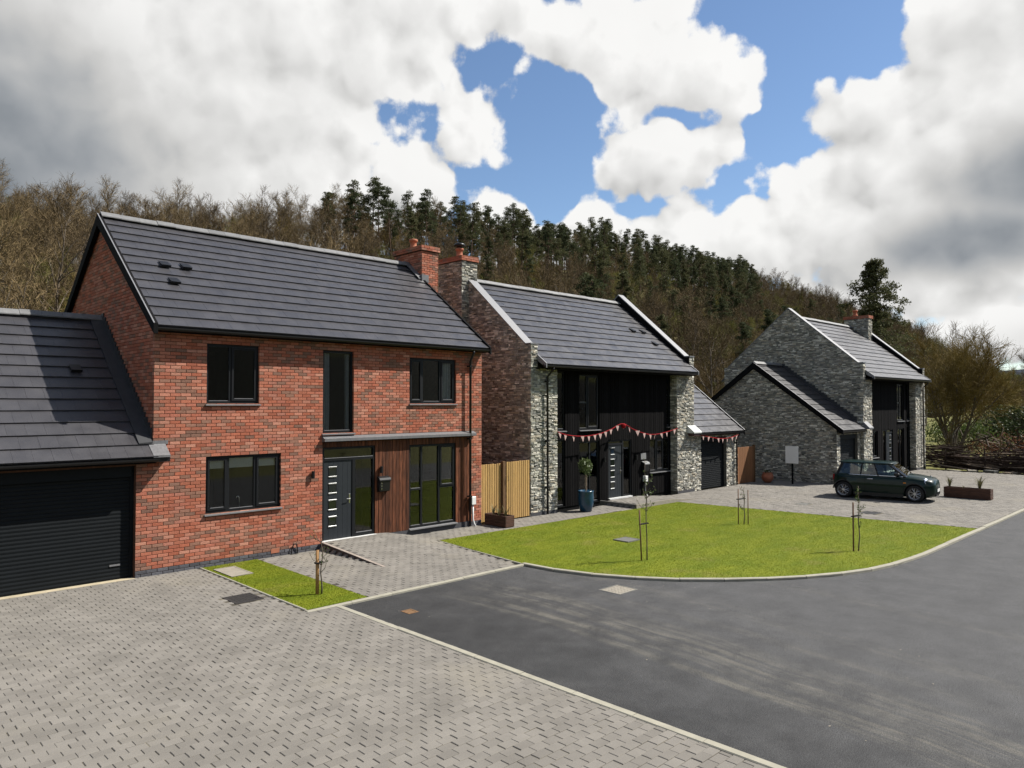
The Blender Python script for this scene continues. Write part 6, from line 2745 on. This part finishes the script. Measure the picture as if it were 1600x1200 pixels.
def scatter(name, keys, rows, label, cat):
    """one 'stuff' object that sets out copies of the tree kinds"""
    col = bpy.data.collections.new(name + '_kinds')
    for i, k in enumerate(keys):
        o = bpy.data.objects.new('kind_%02d_%s' % (i, k), KIND[k][3])
        col.objects.link(o)
    R = np.array(rows, float)
    me = bpy.data.meshes.new(name)
    me.vertices.add(len(R))
    me.vertices.foreach_set('co', R[:, :3].astype(np.float32).ravel())
    for nm, typ, val in (('kind', 'INT', R[:, 3].astype(np.int32)), ('turn', 'FLOAT', R[:, 4].astype(np.float32)), ('size', 'FLOAT', R[:, 5].astype(np.float32))):
        a = me.attributes.new(nm, typ, 'POINT')
        a.data.foreach_set('value', val)
    o = bpy.data.objects.new(name, me)
    COL.objects.link(o)
    ng = bpy.data.node_groups.new(name, 'GeometryNodeTree')
    ng.interface.new_socket('Geometry', in_out='INPUT', socket_type='NodeSocketGeometry')
    ng.interface.new_socket('Geometry', in_out='OUTPUT', socket_type='NodeSocketGeometry')
    N = ng.nodes
    gi, go = N.new('NodeGroupInput'), N.new('NodeGroupOutput')
    ip = N.new('GeometryNodeInstanceOnPoints')
    ci = N.new('GeometryNodeCollectionInfo')
    ci.inputs['Collection'].default_value = col
    ci.inputs['Separate Children'].default_value = True
    ci.inputs['Reset Children'].default_value = True
    ip.inputs['Pick Instance'].default_value = True

    def attr(nm, typ):
        a = N.new('GeometryNodeInputNamedAttribute')
        a.data_type = typ
        a.inputs['Name'].default_value = nm
        return a.outputs['Attribute']
    cx = N.new('ShaderNodeCombineXYZ')
    L = ng.links
    L.new(gi.outputs[0], ip.inputs['Points'])
    L.new(ci.outputs[0], ip.inputs['Instance'])
    L.new(attr('kind', 'INT'), ip.inputs['Instance Index'])
    L.new(attr('turn', 'FLOAT'), cx.inputs[2])
    L.new(cx.outputs[0], ip.inputs['Rotation'])
    L.new(attr('size', 'FLOAT'), ip.inputs['Scale'])
    L.new(ip.outputs[0], go.inputs[0])
    md = o.modifiers.new('scatter', 'NODES')
    md.node_group = ng
    return tag(o, label, cat, kind='stuff')


keys, A_, B_ = build_wood()
scatter('woodland', keys, A_, 'mass of bare trees and pines filling the hillside wood', 'wood')
scatter('undergrowth', keys, B_, 'brown and yellowish green scrub covering the wooded slope', 'scrub')


# ---- single trees and shrubs one can tell apart
def uv_at(px, dist):
    """ground position along a viewing column at a horizontal depth"""
    r = (px - 800) / 1150
    return (CAM[0] + dist * (math.cos(TH) + r * math.sin(TH)), CAM[1] + dist * (math.sin(TH) - r * math.cos(TH)))


def lone(name, key, geo, tmat, cmat, px, dist, label, cat='tree', rz=0., s=1., dz=-.1, group=None):
    if geo is not None:
        tree_kind(key, geo, tmat, cmat)
    u, v = uv_at(px, dist)
    z = float(hill_h(np.array([u]), np.array([v]))[0]) + dz
    return plant_tree(name, key, u, v, z, rz, s, label, cat, group)


lone('conifer_tree', 'larch', spruce_tree(31, 20, 8.2), MT['bark_pine'], MT['needle'], 1376, 80, 'tall dark layered conifer rising behind the chimney of the stone house without bunting')
lone('willow_tree', 'willow', bare_tree(32, 8.6, 4.6, stems=8, n1=12, n2=7, n3=7, n4=6, base=.2, twig=.015, tl=.7, trunk_r=.2, open_=1.2), MT['bark'], MT['twig_gold'], 1488, 53, 'spreading golden brown willow beside the stone house without bunting')
lone('evergreen_bush', 'evergreen', bush(33, 3.0, 4.2, 5200, .12), MT['bark'], MT['ivy'], 1588, 62, 'dark evergreen bush beyond the brushwood pile', 'bush')
lone('bare_tree', 'oak_a', None, None, None, 1532, 118, 'round crowned bare tree standing alone against the sky beyond the golden willow', rz=1., s=1.08)
lone('bare_tree', 'budding', None, None, None, 1468, 108, 'bare tree with a dense green tinged crown behind the golden willow', rz=2., s=1.2)
lone('bare_tree', 'birch', None, None, None, 1428, 98, 'pale bare tree between the dark conifer and the green tinged tree', rz=3., s=1.2)
lone('bare_tree', 'ash', None, None, None, 1415, 112, 'tall upright bare tree close behind the tall dark conifer', rz=4., s=1.15)
lone('bare_tree', 'oak_b', None, None, None, 1402, 104, 'ivy trunked bare tree between the tall dark conifer and the golden willow', rz=1.5, s=1.4)
lone('bare_tree', 'birch', None, None, None, 1446, 122, 'pale slender bare tree behind the green tinged tree', rz=.3, s=1.45)
lone('bare_tree', 'oak_a', None, None, None, 1338, 112, 'broad bare tree between the tall dark conifer and the pine ridge', rz=.9, s=1.4)
lone('bare_tree', 'oak_a', None, None, None, 1496, 96, 'dense bare tree directly behind the crown of the golden willow', rz=2.2, s=.95)
lone('bare_tree', 'budding', None, None, None, 1574, 100, 'green tinged low tree in front of the far blue hill', rz=1.2, s=.72)
lone('bare_tree', 'oak_b', None, None, None, 1618, 88, 'ivy trunked tree beyond the dark evergreen bush', rz=.2, s=.8)
lone('bare_tree', 'sallow', None, None, None, 1530, 74, 'low golden tree between willow and dark evergreen bush', rz=3.2, s=.95)
lone('evergreen_shrub', 'scrub_c', None, None, None, 1103, 62, 'dark evergreen shrub behind the garage of the house with bunting', 'shrub', s=1.9)
lone('golden_shrub', 'sallow', None, None, None, 1088, 66, 'reddish golden shrub behind the garage of the house with bunting', 'shrub', s=.62)
lone('yellow_shrub', 'forsythia', bush(34, 2.4, 3.2, 1500, .10), MT['bark'], MT['yellow'], 286, 78, 'bright yellow flowering shrub showing above the ridge of the brick house', 'shrub', s=1.0, dz=.8)
lone('green_hedge', 'scrub_a', None, None, None, 1548, 66, 'low yellowish scrub bush behind the brushwood pile', 'bush', s=1.6)
lone('green_shrub', 'laurel', bush(35, 2.6, 2.6, 2600, .10), MT['bark'], MT['leaf'], 1500, 57, 'low bright green shrub under the golden willow', 'shrub')
lone('bare_tree', 'hazel', None, None, None, 1590, 92, 'low bare brown tree near the far blue hill', rz=5., s=.95)
lone('bare_tree', 'sallow', None, None, None, 1560, 84, 'low golden bare tree above the dark evergreen bush', rz=.6, s=.9)


# ---------------------------------------------------------------- brushwood at the end of the drive
def sticks(rng, n, box, lmin, lmax, rmin, rmax, flat, axis_v=True):
    q = Q()
    for i in range(n):
        c = np.array([rng.uniform(box[0], box[1]), rng.uniform(box[2], box[3]), 0])
        top = box[5] * (.75 + .25 * math.sin(c[1] * 1.3) + .12 * math.sin(c[1] * 3.1))
        c[2] = rng.uniform(box[4], max(box[4] + .05, top))
        d = np.array([rng.normal(0, .25), 1., rng.normal(0, flat)]) if axis_v else rng.normal(0, 1, 3) * np.array([1, 1, flat * 2])
        d /= np.linalg.norm(d)
        L = rng.uniform(lmin, lmax)
        r = rng.uniform(rmin, rmax)
        p = np.array([c - d * L / 2, c + rng.normal(0, .05, 3), c + d * L / 2])
        p[:, 2] = np.maximum(p[:, 2], .02)
        q.tube(p, [r, r * .9, r * .45], 4)
    return q.out()


rng = np.random.default_rng(55)
dh = empty('dead_hedge', (40.9, -6.5, 0), 0, 'low dark hedge of stacked brushwood along the far end of the paving', 'hedge')
V, F = sticks(rng, 620, (40.5, 41.7, -13.5, -3.2, .03, 1.22), 1.2, 3.6, .012, .035, .12)
tag(mesh_obj('brushwood', raw_mesh('brushwood', V, F), MT['deadwood_dark'], dh), kind='stuff')
for i in range(34):
    V, F = sticks(rng, 1, (40.42, 40.75, -12.5, -3.8, .1, 1.25), 2.0, 4.2, .022, .045, .16)
    mesh_obj('branch', raw_mesh('branch', V, F), MT['deadwood'] if i % 3 == 0 else MT['deadwood_dark'], dh)
for v_ in (-4.2, -6.1, -8.2, -10.3):
    m = MB()
    m.tube([(40.55, v_, -.05), (40.57, v_ + .03, 1.15)], .035, 6)
    m.build('stake', MT['deadwood_dark'], dh)
bp = empty('brush_pile', (46, -7, 0), 0, 'heap of pale cut branches and red brambles behind the dark brushwood hedge', 'brush pile')
V, F = sticks(rng, 420, (43.5, 49.5, -14, -4.8, .1, 2.4), .8, 2.6, .012, .04, .5, False)
tag(mesh_obj('cut_branches', raw_mesh('cut_branches', V, F), MT['deadwood_dark'], bp), kind='stuff')
for i in range(26):
    V, F = sticks(rng, 1, (43.6, 47, -13, -5.2, 1.2, 2.7), 1.0, 2.6, .02, .05, .5, False)
    mesh_obj('branch', raw_mesh('branch', V, F), MT['deadwood'], bp)
quads_obj('brambles', [leaf_cloud(rng, 260, (rng.uniform(43.5, 48), rng.uniform(-13.5, -4.5), rng.uniform(.4, 1.5)), (1.2, 1.2, .6), .07, shell=.05) for i in range(16)], MT['scrub_red'], bp)
for i, (u, v, a, w, h) in enumerate([(40.0, -5.6, .3, .9, .10), (39.9, -6.5, 1.2, .6, .14), (40.1, -7.4, -.3, 1.1, .09), (39.7, -4.8, .9, .7, .06), (40.05, -8.3, .5, .5, .16)]):
    o = MB()
    o.bbox(-w / 2, w / 2, -.2, .2, 0, h, .012)
    r = o.build('rubble_slab', (MT['cover_light'], MT['cover_grey'], MT['deadwood'])[i % 3])
    r.location = (u, v, -.01)
    r.rotation_euler = (0, 0, a)
    tag(r, ['pale flat slab lying next to the short grey block before the brushwood hedge', 'short grey block lying before the brushwood hedge', 'long weathered plank lying before the brushwood hedge',
            'thin pale slab at the corner of the paving', 'small thick block at the end of the row before the brushwood hedge'][i], 'rubble')

# dry leaves and grit scattered on the road
rng = np.random.default_rng(5)
n = 60
P = np.column_stack([rng.uniform(2.2, 15, n), rng.uniform(-14.5, -5.2, n)])
P = P[inside(road_poly, P[:, 0], P[:, 1])]
V = []
for (a, b) in P:
    s = rng.uniform(.005, .016)
    t = rng.random() * 6.28
    for k in range(4):
        V.append((a + s * math.cos(t + k * 1.57) * (1 if k % 2 else 1.6), b + s * math.sin(t + k * 1.57), -.006 + .004 * (k % 2)))
lf = mesh_obj('leaf_litter', raw_mesh('leaf_litter', np.array(V), np.arange(len(V)).reshape(-1, 4)), MT['cover_light'])
tag(lf, 'small pale grit and dry leaves scattered on the asphalt', 'litter', kind='stuff')

bpy.context.view_layer.update()
